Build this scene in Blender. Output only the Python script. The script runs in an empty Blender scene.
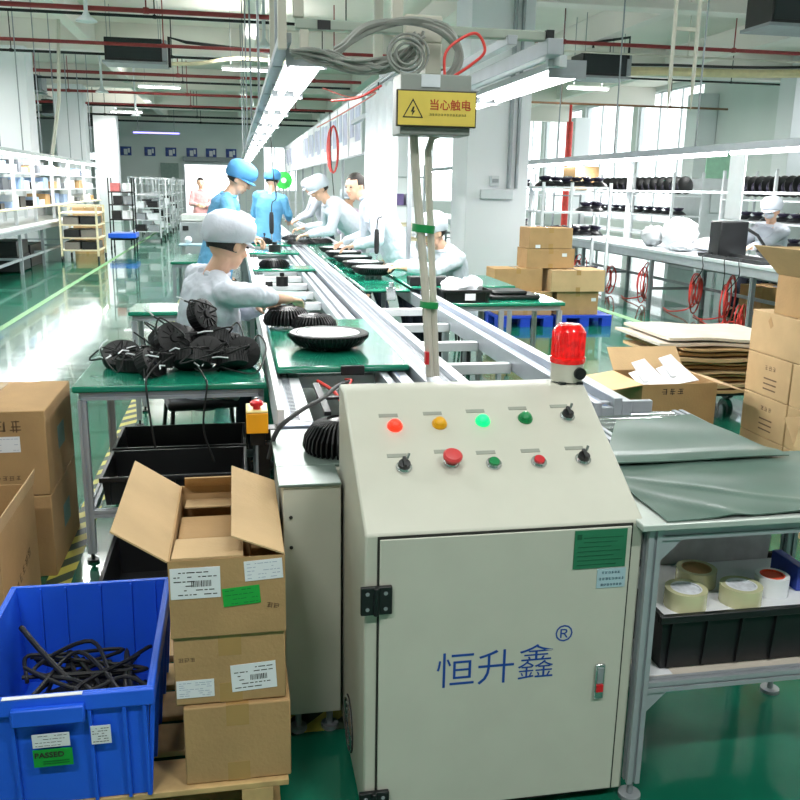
import bpy, bmesh, math, random
from math import pi, sin, cos, radians, sqrt, atan2, hypot
from mathutils import Vector, Matrix, Euler, Quaternion
random.seed(7)
scene = bpy.context.scene
COL = scene.collection
V = Vector

# ------------------------------------------------------------------ materials
def lin(c):
    return tuple((x/255/12.92 if x/255 <= .04045 else ((x/255+.055)/1.055)**2.4) for x in c)
MATS = {}
def mat(name, rgb, rough=.5, metal=0, emit=0, var=.06, scale=8, bump=0, bscale=60, trans=0, coat=0, spec=.5, alpha=1):
    """every material is procedural: a noise varies the base colour and, if asked, the bump"""
    if name in MATS: return MATS[name]
    m = bpy.data.materials.new(name); m.use_nodes = True
    nt = m.node_tree; b = nt.nodes['Principled BSDF']
    c = lin(rgb)
    tc = nt.nodes.new('ShaderNodeTexCoord'); nz = nt.nodes.new('ShaderNodeTexNoise')
    nz.inputs['Scale'].default_value = scale; nz.inputs['Detail'].default_value = 3
    nt.links.new(tc.outputs['Object'], nz.inputs['Vector'])
    rp = nt.nodes.new('ShaderNodeValToRGB')
    rp.color_ramp.elements[0].color = tuple(x*(1-var) for x in c)+(1,)
    rp.color_ramp.elements[1].color = tuple(min(1, x*(1+var)) for x in c)+(1,)
    rp.color_ramp.elements[0].position = .35; rp.color_ramp.elements[1].position = .65
    nt.links.new(nz.outputs['Fac'], rp.inputs['Fac']); nt.links.new(rp.outputs['Color'], b.inputs['Base Color'])
    b.inputs['Roughness'].default_value = rough; b.inputs['Metallic'].default_value = metal
    b.inputs['Specular IOR Level'].default_value = spec
    if coat: b.inputs['Coat Weight'].default_value = coat; b.inputs['Coat Roughness'].default_value = .05
    if trans: b.inputs['Transmission Weight'].default_value = trans
    if alpha < 1: b.inputs['Alpha'].default_value = alpha
    if emit:
        b.inputs['Emission Color'].default_value = c+(1,); b.inputs['Emission Strength'].default_value = emit
    if bump:
        n2 = nt.nodes.new('ShaderNodeTexNoise'); n2.inputs['Scale'].default_value = bscale
        nt.links.new(tc.outputs['Object'], n2.inputs['Vector'])
        bp = nt.nodes.new('ShaderNodeBump'); bp.inputs['Strength'].default_value = bump; bp.inputs['Distance'].default_value = .01
        nt.links.new(n2.outputs['Fac'], bp.inputs['Height']); nt.links.new(bp.outputs['Normal'], b.inputs['Normal'])
    MATS[name] = m
    return m

CREAM = mat('cream_powder_coat', (194, 194, 180), .42, var=.02)
CREAM2 = mat('cream_panel', (197, 197, 184), .4, var=.02)
DARKGAP = mat('dark_gap', (46, 46, 42), .8)
ALU = mat('aluminium', (186, 191, 198), .34, .6, var=.04)
ALUM = mat('matt_aluminium', (176, 181, 187), .45, .35, var=.04)
ALUD = mat('aluminium_groove', (120, 126, 134), .5, .4)
WPL = mat('white_strip', (224, 226, 230), .4, var=.02)
GREEN = mat('green_anti_static_board', (22, 128, 100), .18, var=.05, coat=.5)
GREENM = mat('grey_green_mat', (84, 108, 98), .34, var=.1, scale=5, coat=.12)
BLACK = mat('black_plastic', (24, 25, 27), .38, var=.15)
BLACKM = mat('black_metal', (18, 18, 20), .45, .2, var=.15)
BLACKR = mat('black_rubber', (19, 19, 20), .6)
BLUEP = mat('blue_crate_plastic', (38, 100, 230), .38, var=.05, scale=4)
CARD = mat('cardboard', (178, 143, 98), .85, var=.07, scale=6, bump=.15, bscale=90)
CARD2 = mat('light_cardboard', (198, 167, 124), .85, var=.07, scale=5, bump=.15, bscale=90)
CARDD = mat('card_inside', (165, 128, 82), .9, var=.08)
TAPE = mat('packing_tape', (176, 140, 88), .25, var=.05, coat=.4)
PAPER = mat('white_paper', (232, 234, 238), .7, var=.02)
INK = mat('printed_ink', (52, 46, 44), .8)
INKB = mat('blue_ink', (38, 84, 160), .5, var=.1)
GST = mat('green_sticker', (34, 168, 66), .5, var=.05)
DGREEN = mat('dark_green_plate', (44, 118, 84), .4, var=.1)
LBLUE = mat('pale_blue_sticker', (170, 196, 206), .5)
WOOD = mat('pallet_wood', (196, 164, 112), .8, var=.15, scale=14)
SKIN = mat('skin', (226, 180, 152), .5, var=.05)
HAIR = mat('dark_hair', (34, 26, 22), .6, var=.2, bump=.5, bscale=150)
COATW = mat('white_work_coat', (206, 211, 222), .8, var=.03, bump=.2, bscale=30)
COATB = mat('blue_work_coat', (108, 176, 222), .8, var=.05, bump=.2, bscale=30)
CAPB = mat('blue_cap_cloth', (84, 152, 208), .8, var=.05, bump=.2, bscale=30)
COATP = mat('pink_shirt', (214, 160, 160), .8, var=.05)
TROUS = mat('navy_trousers', (34, 40, 56), .85)
SHOE = mat('dark_shoe', (40, 38, 40), .6)
EYE = mat('dark_eye', (40, 28, 24), .3)
LIP = mat('lips', (190, 110, 100), .5)
RED = mat('red_paint', (140, 46, 46), .5, var=.1)
REDH = mat('red_hose', (232, 70, 62), .45, var=.1)
REDB = mat('red_button', (214, 36, 44), .3)
ORANGE = mat('orange_paint', (248, 168, 24), .4)
YEL = mat('yellow_sign', (232, 206, 92), .45, var=.05)
YELT = mat('yellow_line', (112, 160, 108), .6, var=.15)
WALLM = mat('painted_wall', (224, 230, 228), .8, var=.03, scale=.6)
CEILM = mat('painted_concrete', (230, 226, 216), .85, var=.05, scale=.5)
BEAMM = mat('painted_beam', (234, 230, 222), .85, var=.04, scale=.5)
PILM = mat('pillar_paint', (238, 240, 243), .7, var=.02, scale=.8)
BEIGE = mat('beige_tube', (226, 214, 180), .5)
WMET = mat('white_metal', (212, 217, 220), .45, var=.03)
GREYM = mat('grey_metal', (150, 156, 160), .45, .3)
BENCH = mat('grey_bench_top', (214, 220, 224), .3, var=.04)
PVC = mat('white_pvc', (208, 204, 190), .45, var=.03)
GTAPE = mat('green_tape', (20, 140, 74), .4)
CABLE = mat('grey_cable', (150, 152, 146), .5, var=.1)
BLUEPAL = mat('blue_pallet_plastic', (26, 66, 190), .5)
TUBE = mat('lit_tube', (255, 255, 255), .4, emit=9, var=0)
TUBE2 = mat('lit_tube_far', (255, 255, 255), .4, emit=6, var=0)
LFACE = mat('lamp_face', (240, 243, 246), .35, var=.01)
SHEET = mat('white_curtain', (244, 246, 250), .6, var=.01)
PLASTICBAG = mat('plastic_bag', (238, 241, 246), .3, var=.03, coat=.4)
SEAT = mat('black_vinyl', (28, 28, 32), .45)
CHROME = mat('chrome', (210, 212, 214), .15, .9)
CLEARTAPE = mat('clear_tape_roll', (216, 214, 170), .2, var=.04, coat=.6)
SIGNB = mat('blue_sign', (58, 78, 150), .5, var=.35, scale=6)

def glass_mat():
    m = bpy.data.materials.new('window_glass'); m.use_nodes = True
    nt = m.node_tree; nt.nodes.clear()
    o = nt.nodes.new('ShaderNodeOutputMaterial'); t = nt.nodes.new('ShaderNodeBsdfTransparent')
    g = nt.nodes.new('ShaderNodeBsdfGlossy'); g.inputs['Roughness'].default_value = .02
    f = nt.nodes.new('ShaderNodeLayerWeight'); f.inputs['Blend'].default_value = .12
    mx = nt.nodes.new('ShaderNodeMixShader'); t.inputs['Color'].default_value = (.97, .99, .98, 1)
    nt.links.new(f.outputs['Facing'], mx.inputs['Fac'])
    nt.links.new(t.outputs[0], mx.inputs[1]); nt.links.new(g.outputs[0], mx.inputs[2]); nt.links.new(mx.outputs[0], o.inputs[0])
    return m
GLASS = glass_mat()

def floor_mat():
    m = bpy.data.materials.new('green_epoxy_floor'); m.use_nodes = True
    nt = m.node_tree; b = nt.nodes['Principled BSDF']
    tc = nt.nodes.new('ShaderNodeTexCoord')
    n1 = nt.nodes.new('ShaderNodeTexNoise'); n1.inputs['Scale'].default_value = .9; n1.inputs['Detail'].default_value = 6
    nt.links.new(tc.outputs['Object'], n1.inputs['Vector'])
    r = nt.nodes.new('ShaderNodeValToRGB')
    r.color_ramp.elements[0].color = lin((12, 90, 68))+(1,); r.color_ramp.elements[1].color = lin((28, 118, 92))+(1,)
    r.color_ramp.elements[0].position = .3; r.color_ramp.elements[1].position = .7
    nt.links.new(n1.outputs['Fac'], r.inputs['Fac']); nt.links.new(r.outputs['Color'], b.inputs['Base Color'])
    n2 = nt.nodes.new('ShaderNodeTexNoise'); n2.inputs['Scale'].default_value = 3.5; n2.inputs['Detail'].default_value = 5
    nt.links.new(tc.outputs['Object'], n2.inputs['Vector'])
    mr = nt.nodes.new('ShaderNodeMapRange'); mr.inputs['To Min'].default_value = .07; mr.inputs['To Max'].default_value = .2
    nt.links.new(n2.outputs['Fac'], mr.inputs['Value']); nt.links.new(mr.outputs['Result'], b.inputs['Roughness'])
    n3 = nt.nodes.new('ShaderNodeTexNoise'); n3.inputs['Scale'].default_value = 2.2
    nt.links.new(tc.outputs['Object'], n3.inputs['Vector'])
    bp = nt.nodes.new('ShaderNodeBump'); bp.inputs['Strength'].default_value = .16; bp.inputs['Distance'].default_value = .02
    nt.links.new(n3.outputs['Fac'], bp.inputs['Height']); nt.links.new(bp.outputs['Normal'], b.inputs['Normal'])
    b.inputs['Coat Weight'].default_value = .5; b.inputs['Coat Roughness'].default_value = .03
    return m
FLOORM = floor_mat()

def stripe_mat():
    m = bpy.data.materials.new('yellow_black_tape'); m.use_nodes = True
    nt = m.node_tree; b = nt.nodes['Principled BSDF']
    tc = nt.nodes.new('ShaderNodeTexCoord'); mp = nt.nodes.new('ShaderNodeMapping')
    mp.inputs['Rotation'].default_value = (0, 0, radians(45))
    w = nt.nodes.new('ShaderNodeTexWave'); w.inputs['Scale'].default_value = 2.6
    r = nt.nodes.new('ShaderNodeValToRGB'); r.color_ramp.interpolation = 'CONSTANT'
    r.color_ramp.elements[0].color = lin((60, 76, 58))+(1,); r.color_ramp.elements[1].color = lin((196, 188, 84))+(1,)
    r.color_ramp.elements[1].position = .5
    nt.links.new(tc.outputs['Object'], mp.inputs[0]); nt.links.new(mp.outputs[0], w.inputs[0])
    nt.links.new(w.outputs['Fac'], r.inputs[0]); nt.links.new(r.outputs[0], b.inputs['Base Color'])
    b.inputs['Roughness'].default_value = .5
    return m
STRIPE = stripe_mat()

# ------------------------------------------------------------------ mesh builder
SPLIT = {'rail': 'rail', 'ribs': 'rib', 'inner_ribs': 'inner_rib', 'crossbar': 'crossbar', 'frame': 'frame_bar', 'gusset': 'gusset', 'rollers': 'roller', 'side_rail': 'side_rail',
 'hanger': 'hanger', 'runner': 'runner', 'long_rail': 'long_rail', 'hanging_rods': 'hanging_rod', 'screw': 'screw', 'tray_support': 'tray_support', 'stand_lamp': 'stand_lamp', 'mounting_posts': 'mounting_post',
 'top_rail': 'top_rail', 'lit_tube': 'lit_tube', 'conduit': 'conduit', 'inner_flap': 'inner_flap', 'beacon_foot': 'beacon_foot', 'work_sheet': 'work_sheet', 'bottom_board': 'bottom_board', 'green_tape': 'green_tape',
 'sign_picture': 'sign_picture', 'name_plate': 'name_plate', 'castor_fork': 'castor_fork', 'end_cap': 'end_cap', 'bar_joint': 'bar_joint', 'back_frame': 'back_frame', 'rail_groove': 'rail_groove', 'bracket': 'bracket', 'stand': 'stand', 'post': 'post'}
class MB:
    def __init__(s): s.v = []; s.f = []; s.mi = []; s.m = 0; s.k = []
    def add(s, vs, fs):
        o = len(s.v); s.k.append((o, len(s.f))); s.v += [tuple(p) for p in vs]
        for f in fs: s.f.append(tuple(i+o for i in f)); s.mi.append(s.m)
        return s
    def box(s, x0, x1, y0, y1, z0, z1):
        return s.add([(x0,y0,z0),(x1,y0,z0),(x1,y1,z0),(x0,y1,z0),(x0,y0,z1),(x1,y0,z1),(x1,y1,z1),(x0,y1,z1)],
                     [(0,3,2,1),(4,5,6,7),(0,1,5,4),(1,2,6,5),(2,3,7,6),(3,0,4,7)])
    def cbox(s, c, sz, rot=(0,0,0)):
        M = Euler(rot).to_matrix(); c = V(c); h = [q/2 for q in sz]
        vs = [c+M@V((a*h[0], b*h[1], d*h[2])) for d in (-1,1) for a,b in ((-1,-1),(1,-1),(1,1),(-1,1))]
        return s.add(vs, [(0,3,2,1),(4,5,6,7),(0,1,5,4),(1,2,6,5),(2,3,7,6),(3,0,4,7)])
    def cone(s, p, q, r1, r2=None, n=12):
        r2 = r1 if r2 is None else r2; p = V(p); q = V(q); d = (q-p).normalized()
        a = d.orthogonal().normalized(); b = d.cross(a)
        vs = [p+(a*cos(2*pi*i/n)+b*sin(2*pi*i/n))*r1 for i in range(n)]+[q+(a*cos(2*pi*i/n)+b*sin(2*pi*i/n))*r2 for i in range(n)]
        fs = [(i,(i+1)%n,n+(i+1)%n,n+i) for i in range(n)]+[tuple(range(n))[::-1], tuple(range(n,2*n))]
        return s.add(vs, fs)
    def tube(s, pts, r, n=6):
        pts = [V(p) for p in pts]; k = len(pts); vs = []; a = None
        for i, p in enumerate(pts):
            d = (pts[min(i+1,k-1)]-pts[max(i-1,0)]).normalized()
            a = d.orthogonal().normalized() if a is None else (a-d*a.dot(d))
            if a.length < 1e-6: a = d.orthogonal()
            a.normalize(); b = d.cross(a)
            vs += [p+(a*cos(2*pi*j/n)+b*sin(2*pi*j/n))*r for j in range(n)]
        fs = [(i*n+j, i*n+(j+1)%n, (i+1)*n+(j+1)%n, (i+1)*n+j) for i in range(k-1) for j in range(n)]
        fs += [tuple(range(n))[::-1], tuple(range((k-1)*n, k*n))]
        return s.add(vs, fs)
    def lathe(s, prof, c=(0,0,0), n=28, M=None):
        c = V(c); vs = []
        for r, z in prof:
            for i in range(n):
                p = V((r*cos(2*pi*i/n), r*sin(2*pi*i/n), z))
                vs.append(c+(M@p if M else p))
        k = len(prof)
        fs = [(i*n+j, i*n+(j+1)%n, (i+1)*n+(j+1)%n, (i+1)*n+j) for i in range(k-1) for j in range(n)]
        fs += [tuple(range(n))[::-1], tuple(range((k-1)*n, k*n))]
        return s.add(vs, fs)
    def prism(s, poly, f0, f1):
        """poly: 2D points; f0, f1 map a 2D point to 3D on either side"""
        n = len(poly); vs = [f0(p) for p in poly]+[f1(p) for p in poly]
        return s.add(vs, [tuple(range(n))[::-1], tuple(range(n,2*n))]+[(i,(i+1)%n,n+(i+1)%n,n+i) for i in range(n)])
    def slab(s, a, b, c, d, t):
        a,b,c,d = map(V,(a,b,c,d)); nn = (b-a).cross(d-a).normalized()*t
        return s.add([a,b,c,d,a+nn,b+nn,c+nn,d+nn], [(0,3,2,1),(4,5,6,7),(0,1,5,4),(1,2,6,5),(2,3,7,6),(3,0,4,7)])
    def sphere(s, c, r, n=12, sc=(1,1,1), M=None):
        c = V(c); prof = []; vs = []; k = n//2
        for i in range(1, k):
            t = pi*i/k
            for j in range(n):
                p = V((sin(t)*cos(2*pi*j/n)*sc[0], sin(t)*sin(2*pi*j/n)*sc[1], -cos(t)*sc[2]))*r
                vs.append(c+(M@p if M else p))
        b = V((0,0,-r*sc[2])); t_ = V((0,0,r*sc[2]))
        vs += [c+(M@b if M else b), c+(M@t_ if M else t_)]
        fs = [(i*n+j, i*n+(j+1)%n, (i+1)*n+(j+1)%n, (i+1)*n+j) for i in range(k-2) for j in range(n)]
        q = (k-1)*n
        fs += [(q,(j+1)%n,j) for j in range(n)]+[(q+1,(k-2)*n+j,(k-2)*n+(j+1)%n) for j in range(n)]
        return s.add(vs, fs)
    def capsule(s, p, q, r1, r2=None, n=12):
        r2 = r1 if r2 is None else r2
        return s.cone(p, q, r1, r2, n).sphere(p, r1*1.0, n).sphere(q, r2*1.0, n)

def grav(o, parent):
    if parent is not None:
        o.parent = parent
def tag(o, label=None, cat=None, group=None, kind=None):
    if label: o['label'] = label
    if cat: o['category'] = cat
    if group: o['group'] = group
    if kind: o['kind'] = kind
    return o
LOC = {}
def worldoff(parent):
    t = V((0,0,0))
    while parent is not None: t += V(parent.location); parent = parent.parent
    return t
def build(name, mb, mats, parent=None, bevel=0, label=None, origin=None, smooth=True):
    """links one mesh; vertices are given in the parent's unrotated frame at scene coordinates"""
    if parent is not None and name in SPLIT and len(mb.k) > 1:
        ks = mb.k+[(len(mb.v), len(mb.f))]
        for (v0, f0), (v1, f1) in zip(ks, ks[1:]):
            q = MB(); q.add(mb.v[v0:v1], [tuple(i-v0 for i in f) for f in mb.f[f0:f1]])
            last = build(SPLIT[name], q, mats, parent, bevel, label, origin, smooth)
        return last
    me = bpy.data.meshes.new(name)
    me.from_pydata([tuple(p) for p in mb.v], [], mb.f); me.validate()
    if not isinstance(mats, (list, tuple)): mats = [mats]
    for m in mats: me.materials.append(m)
    if len(mats) > 1: me.polygons.foreach_set('material_index', mb.mi[:len(me.polygons)])
    bm = bmesh.new(); bm.from_mesh(me); bmesh.ops.recalc_face_normals(bm, faces=bm.faces); bm.to_mesh(me); bm.free()
    o = bpy.data.objects.new(name, me); COL.objects.link(o)
    off = worldoff(parent)
    if parent is None and origin is not None: o.location = origin; off = V(origin)
    if off.length: me.transform(Matrix.Translation(-off))
    if parent is not None: o.parent = parent
    if smooth:
        me.polygons.foreach_set('use_smooth', [True]*len(me.polygons)); me.set_sharp_from_angle(angle=radians(38))
    if bevel:
        bv = o.modifiers.new('Bevel', 'BEVEL'); bv.width = bevel; bv.segments = 2; bv.limit_method = 'ANGLE'; bv.angle_limit = radians(40)
    if label: o['label'] = label
    me.update()
    return o
def thing(name, label, cat, loc=(0,0,0), group=None):
    o = bpy.data.objects.new(name, None); COL.objects.link(o); o.location = loc; o.empty_display_size = .05
    return tag(o, label, cat, group)
def struct(name, mb, m, parent=None, bevel=0):
    o = build(name, mb, m, parent, bevel)
    if parent is None: o['kind'] = 'structure'
    return o
def dup(root, loc=None, rot=None, label=None, group=None, scale=None):
    r = root.copy(); COL.objects.link(r); r.parent = None
    if loc is not None: r.location = loc
    if rot is not None: r.rotation_euler = rot
    if scale is not None: r.scale = scale
    if label: r['label'] = label
    if group: r['group'] = group
    for ch in list(root.children):
        c = ch.copy(); COL.objects.link(c); c.parent = r
        for g in list(ch.children):
            d = g.copy(); COL.objects.link(d); d.parent = c
    return r
def one(name, mb, m, label, cat, origin=None, group=None, bevel=0):
    return tag(build(name, mb, m, None, bevel, origin=origin), label, cat, group)
FONT = None
def text(name, body, o, u, v, size, m, parent, ext=.0006, bold=0, align='LEFT'):
    cu = bpy.data.curves.new(name, 'FONT'); cu.body = body; cu.size = size; cu.extrude = ext; cu.offset = bold; cu.align_x = align
    cu.resolution_u = 3
    t = bpy.data.objects.new(name+'_tmp', cu); COL.objects.link(t)
    dg = bpy.context.evaluated_depsgraph_get()
    me = bpy.data.meshes.new_from_object(t.evaluated_get(dg)); bpy.data.objects.remove(t)
    u = V(u).normalized(); v = V(v).normalized(); w = u.cross(v)
    M = Matrix((( u.x, v.x, w.x, o[0]), (u.y, v.y, w.y, o[1]), (u.z, v.z, w.z, o[2]), (0,0,0,1)))
    me.transform(Matrix.Translation(-worldoff(parent)) @ M)
    me.materials.clear(); me.materials.append(m); me.name = name
    ob = bpy.data.objects.new(name, me); COL.objects.link(ob)
    if parent is not None: ob.parent = parent
    return ob
def sticker(name, parent, o, u, v, w, h, m=None, rows=4, ink=None, seed=0, bars=True):
    """a thin label; o lower-left corner on the surface, u right, v up; printed rows as a child mesh"""
    m = m or PAPER; ink = ink or INK; R_ = random.Random(seed)
    o = V(o); u = V(u).normalized(); v = V(v).normalized(); n = u.cross(v)
    t = .0012
    a = MB().slab(o, o+u*w, o+u*w+v*h, o+v*h, t)
    st = build(name, a, m, parent)
    p = MB()
    for i in range(rows):
        y = h*(.86-.72*i/max(1, rows-1)) if rows > 1 else h*.5
        x = w*.07
        while x < w*(.38 if bars and .34 < y/h < .62 else .88):
            l = w*R_.uniform(.04, .16); l = min(l, w*.93-x)
            if R_.random() < .72:
                q = o+u*x+v*(y-h*.025)+n*(t*1.05)
                p.slab(q, q+u*l, q+u*l+v*h*.032, q+v*h*.032, .0003)
            x += l+w*.03
    if bars:
        x = w*.42
        while x < w*.8:
            l = w*R_.uniform(.008, .025); q = o+u*x+v*(h*.38)+n*(t*1.1)
            p.slab(q, q+u*l, q+u*l+v*h*.2, q+v*h*.2, .0003); x += l+w*.016
    build('printed_text', p, ink, st)
    return st
def sag(a, b, drop, n=10):
    a = V(a); b = V(b)
    return [a.lerp(b, i/n)-V((0,0,drop*4*(i/n)*(1-i/n))) for i in range(n+1)]
def bez(p, n=24):
    """smooth curve through control points (Catmull-Rom)"""
    p = [V(q) for q in p]; p = [p[0]*2-p[1]]+p+[p[-1]*2-p[-2]]; out = []
    k = max(2, n//(len(p)-3))
    for i in range(1, len(p)-2):
        for j in range(k):
            t = j/k; a, b, c, d = p[i-1], p[i], p[i+1], p[i+2]
            out.append(.5*((2*b)+(c-a)*t+(2*a-5*b+4*c-d)*t*t+(3*b-a-3*c+d)*t**3))
    out.append(p[-2]); return out
def apply_mods(o):
    dg = bpy.context.evaluated_depsgraph_get(); dg.update()
    me = bpy.data.meshes.new_from_object(o.evaluated_get(dg))
    o.modifiers.clear(); o.data = me
    return o

def glyphs(name, n, o, u, v, size, m, parent, seed=0):
    """rows of small pen-stroke marks for print too small to read"""
    R_ = random.Random(seed+n); o = V(o); u = V(u).normalized(); v = V(v).normalized(); w = u.cross(v); mb = MB()
    for i in range(n):
        c = o+u*(i*size*1.05)
        for j in range(3):
            y = size*(.12+.3*j+R_.uniform(-.04, .04)); a = R_.uniform(.02, .2)*size; b = R_.uniform(.55, .85)*size
            mb.slab(c+u*a+v*y, c+u*b+v*y, c+u*b+v*(y+size*.09), c+u*a+v*(y+size*.09), .0004)
        for j in range(2):
            x = size*R_.uniform(.1, .75); a = R_.uniform(0, .3)*size; b = R_.uniform(.6, .9)*size
            mb.slab(c+u*x+v*a, c+u*(x+size*.09)+v*a, c+u*(x+size*.09)+v*b, c+u*x+v*b, .0004)
    return build(name, mb, m, parent)
# ------------------------------------------------------------------ camera
R = Matrix.Rotation(radians(-10.794), 4, 'Z') @ Matrix.Rotation(radians(90-13.698), 4, 'X') @ Matrix.Rotation(radians(1.0), 4, 'Z')
cam = bpy.data.cameras.new('camera'); co = bpy.data.objects.new('camera', cam); COL.objects.link(co)
co.matrix_world = Matrix.Translation((0, 0, 1.6)) @ R
cam.sensor_width = 36; cam.lens = 36*870/800; cam.clip_end = 300; cam.clip_start = .05
scene.camera = co

# ------------------------------------------------------------------ the hall
YB, XL, XR, ZC = 48.0, -9.5, 15.0, 5.25
struct('floor', MB().box(XL-.3, XR+.3, -5, YB+.3, -.2, 0), FLOORM)
struct('ceiling', MB().box(XL-.3, XR+.3, -5, YB+.3, ZC, ZC+.2), CEILM)
def wall_with_openings(name, axis, at, a0, a1, z0, z1, holes, th, m):
    """axis 'x': wall plane x=at running along y; 'y': wall plane y=at running along x"""
    mb = MB(); cuts = sorted(set([a0, a1]+[h[0] for h in holes]+[h[1] for h in holes]))
    for i in range(len(cuts)-1):
        s0, s1 = cuts[i], cuts[i+1]; mid = (s0+s1)/2; zs = [z0]
        hs = sorted([(h[2], h[3]) for h in holes if h[0] < mid < h[1]])
        cur = z0
        for (b0, b1) in hs+[(z1, z1)]:
            if b0 > cur+1e-4:
                if axis == 'x': mb.box(min(at, at+th), max(at, at+th), s0, s1, cur, b0)
                else: mb.box(s0, s1, min(at, at+th), max(at, at+th), cur, b0)
            cur = b1
    return struct(name, mb, m)
backholes = [(-2.45, .25, 0, 2.6), (-7.3, -5.75, 2.7, 3.12), (1.6, 3.4, 1.3, 3.6), (5.0, 8.2, 1.0, 4.2), (9.0, 14.2, .9, 4.4)]
wall_with_openings('wall_back', 'y', YB, XL, XR, 0, ZC, backholes, .3, WALLM)
rholes = [(27.3+i*5.15, 32.05+i*5.15, .5, 5.1) for i in range(4)]+[(17.2, 22.9, 1.9, 4.3), (10.0, 15.6, 1.9, 4.3), (2.5, 8.5, 1.9, 4.3)]
wall_with_openings('wall_right', 'x', XR, -5, YB, 0, ZC, rholes, .3, WALLM)
lholes = [(3+i*6.5, 7.2+i*6.5, 1.1, 3.4) for i in range(6)]
wall_with_openings('wall_left', 'x', XL, -5, YB, 0, ZC, lholes, -.3, WALLM)
k = 1
for h in rholes+lholes:
    x = XR+.1 if h in rholes else XL-.14
    fr = MB(); y0, y1, z0, z1 = h; n = 3
    for (a, b, c, d) in [(y0, y1, z0, z0+.06), (y0, y1, z1-.06, z1)]: fr.box(x, x+.05, a, b, c, d)
    for i in range(n+1):
        yy = y0+(y1-y0-.06)*i/n; fr.box(x, x+.05, yy, yy+.06, z0+.06, z1-.06)
    w = struct('window_%d' % k, fr, WMET); g = build('pane', MB().box(x+.02, x+.028, y0+.02, y1-.02, z0+.03, z1-.03), GLASS, w); k += 1
for h in backholes[1:]:
    fr = MB(); x0, x1, z0, z1 = h
    for (a, b, c, d) in [(x0, x1, z0, z0+.05), (x0, x1, z1-.05, z1)]: fr.box(a, b, YB+.1, YB+.15, c, d)
    for i in range(4):
        xx = x0+(x1-x0-.05)*i/3; fr.box(xx, xx+.05, YB+.1, YB+.15, z0+.05, z1-.05)
    w = struct('window_%d' % k, fr, WMET); build('pane', MB().box(x0+.02, x1-.02, YB+.12, YB+.128, z0+.03, z1-.03), GLASS, w); k += 1
# frame of the open back doorway
struct('wall_front', MB().box(XL, XR, -5.3, -5, 0, ZC), WALLM)
df = MB().box(-2.57, -2.45, YB-.04, YB+.3, 0, 2.72).box(.25, .37, YB-.04, YB+.3, 0, 2.72).box(-2.45, .25, YB-.04, YB+.3, 2.6, 2.72)
struct('door_1', df, WMET)
# light paving outside the back door
struct('trim_1', MB().box(-6, 5, YB+.32, YB+30, -.2, -.02), mat('outside_paving', (205, 205, 200), .8))
# beams
k = 2
for y in (6.5, 14.9, 22.9, 30.9, 38.9, 46.5):
    struct('trim_%d' % k, MB().box(XL, XR, y-.2, y+.2, 4.6, ZC), BEAMM, bevel=.01); k += 1
for x in (-6.8, -3.2, .45, 4.15, 7.8, 11.4):
    struct('trim_%d' % k, MB().box(x-.13, x+.13, -5, YB, 4.72, ZC), BEAMM, bevel=.01); k += 1
# pillars (part of the building)
def pillar(x0, x1, y0, y1):
    global k
    p = struct('trim_%d' % k, MB().box(x0, x1, y0, y1, 0, 4.62), PILM, bevel=.012); k += 1
    return p
pillar(3.72, 4.76, 14.1, 15.1)
for y in (22.5, 30.5, 38.5):
    pillar(3.75, 4.6, y, y+.8); pillar(-5.5, -4.62, y, y+.8)
for y in (21.4, 26.3, 36.5): pillar(14.3, 14.98, y, y+.7)
# conduit and trunking fixed to the front pillar
t = thing('pillar_conduit', 'grey electric conduit running down the big white pillar to a socket strip', 'conduit', (4.3, 14.1, 1.4))
build('conduit', MB().cone((4.42, 14.06, 1.62), (4.42, 14.06, 4.55), .035).cone((4.55, 14.06, 1.62), (4.55, 14.06, 4.55), .03), GREYM, t)
build('socket_strip', MB().box(3.95, 4.5, 14.03, 14.1, 1.45, 1.6), WMET, t, .008)
s_ = build('switch_box', MB().box(4.1, 4.24, 13.98, 14.1, 1.66, 1.82), WMET, t, .008)
build('switch_face', MB().box(4.12, 4.22, 13.96, 13.98, 1.71, 1.77), GREYM, s_)
# floor markings
struct('trim_%d' % k, MB().box(-2.63, -2.55, -4, 46, 0, .002), YELT); k += 1
struct('trim_%d' % k, MB().box(-.80, -.70, 2.9, 30, 0, .002), STRIPE); k += 1
struct('trim_%d' % k, MB().box(4.95, 5.07, 6.2, 40, 0, .002), YELT); k += 1
struct('trim_%d' % k, MB().box(.1, 1.0, 2.32, 2.42, 0, .002), STRIPE); k += 1
# wall features
xs = [-5.33, -4.15, -3.1, -2.05, -1.07, -.05]
for i, x in enumerate(xs):
    w = ['leftmost blue picture sign high on the far end wall', 'second blue picture sign from the left on the far end wall', 'third blue picture sign from the left on the far end wall',
         'blue picture sign above the left side of the bright doorway', 'blue picture sign above the middle of the bright doorway', 'rightmost blue picture sign above the bright doorway'][i]
    t = thing('wall_sign', w, 'sign', (x, YB-.03, 3.0), 'blue picture signs on the far wall')
    build('sign_board', MB().box(x-.27, x+.27, YB-.035, YB-.0005, 2.98, 3.42), SIGNB, t)
    build('sign_picture', MB().box(x-.1, x+.08, YB-.045, YB-.036, 3.02, 3.3).box(x+.1, x+.2, YB-.045, YB-.036, 3.12, 3.34), PAPER, t)
one('notice_board', MB().box(-3.65, -2.75, YB-.06, YB-.0005, 1.9, 2.65), mat('grey_green_board', (150, 166, 160), .7), 'grey green notice board on the far wall left of the doorway', 'notice board')
one('air_curtain', MB().box(-2.5, .2, YB-.3, YB-.01, 2.76, 2.98).box(-2.4, .1, YB-.26, YB-.08, 2.73, 2.76), GREYM, 'long grey air curtain unit above the bright doorway', 'air curtain', bevel=.02)
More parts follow.
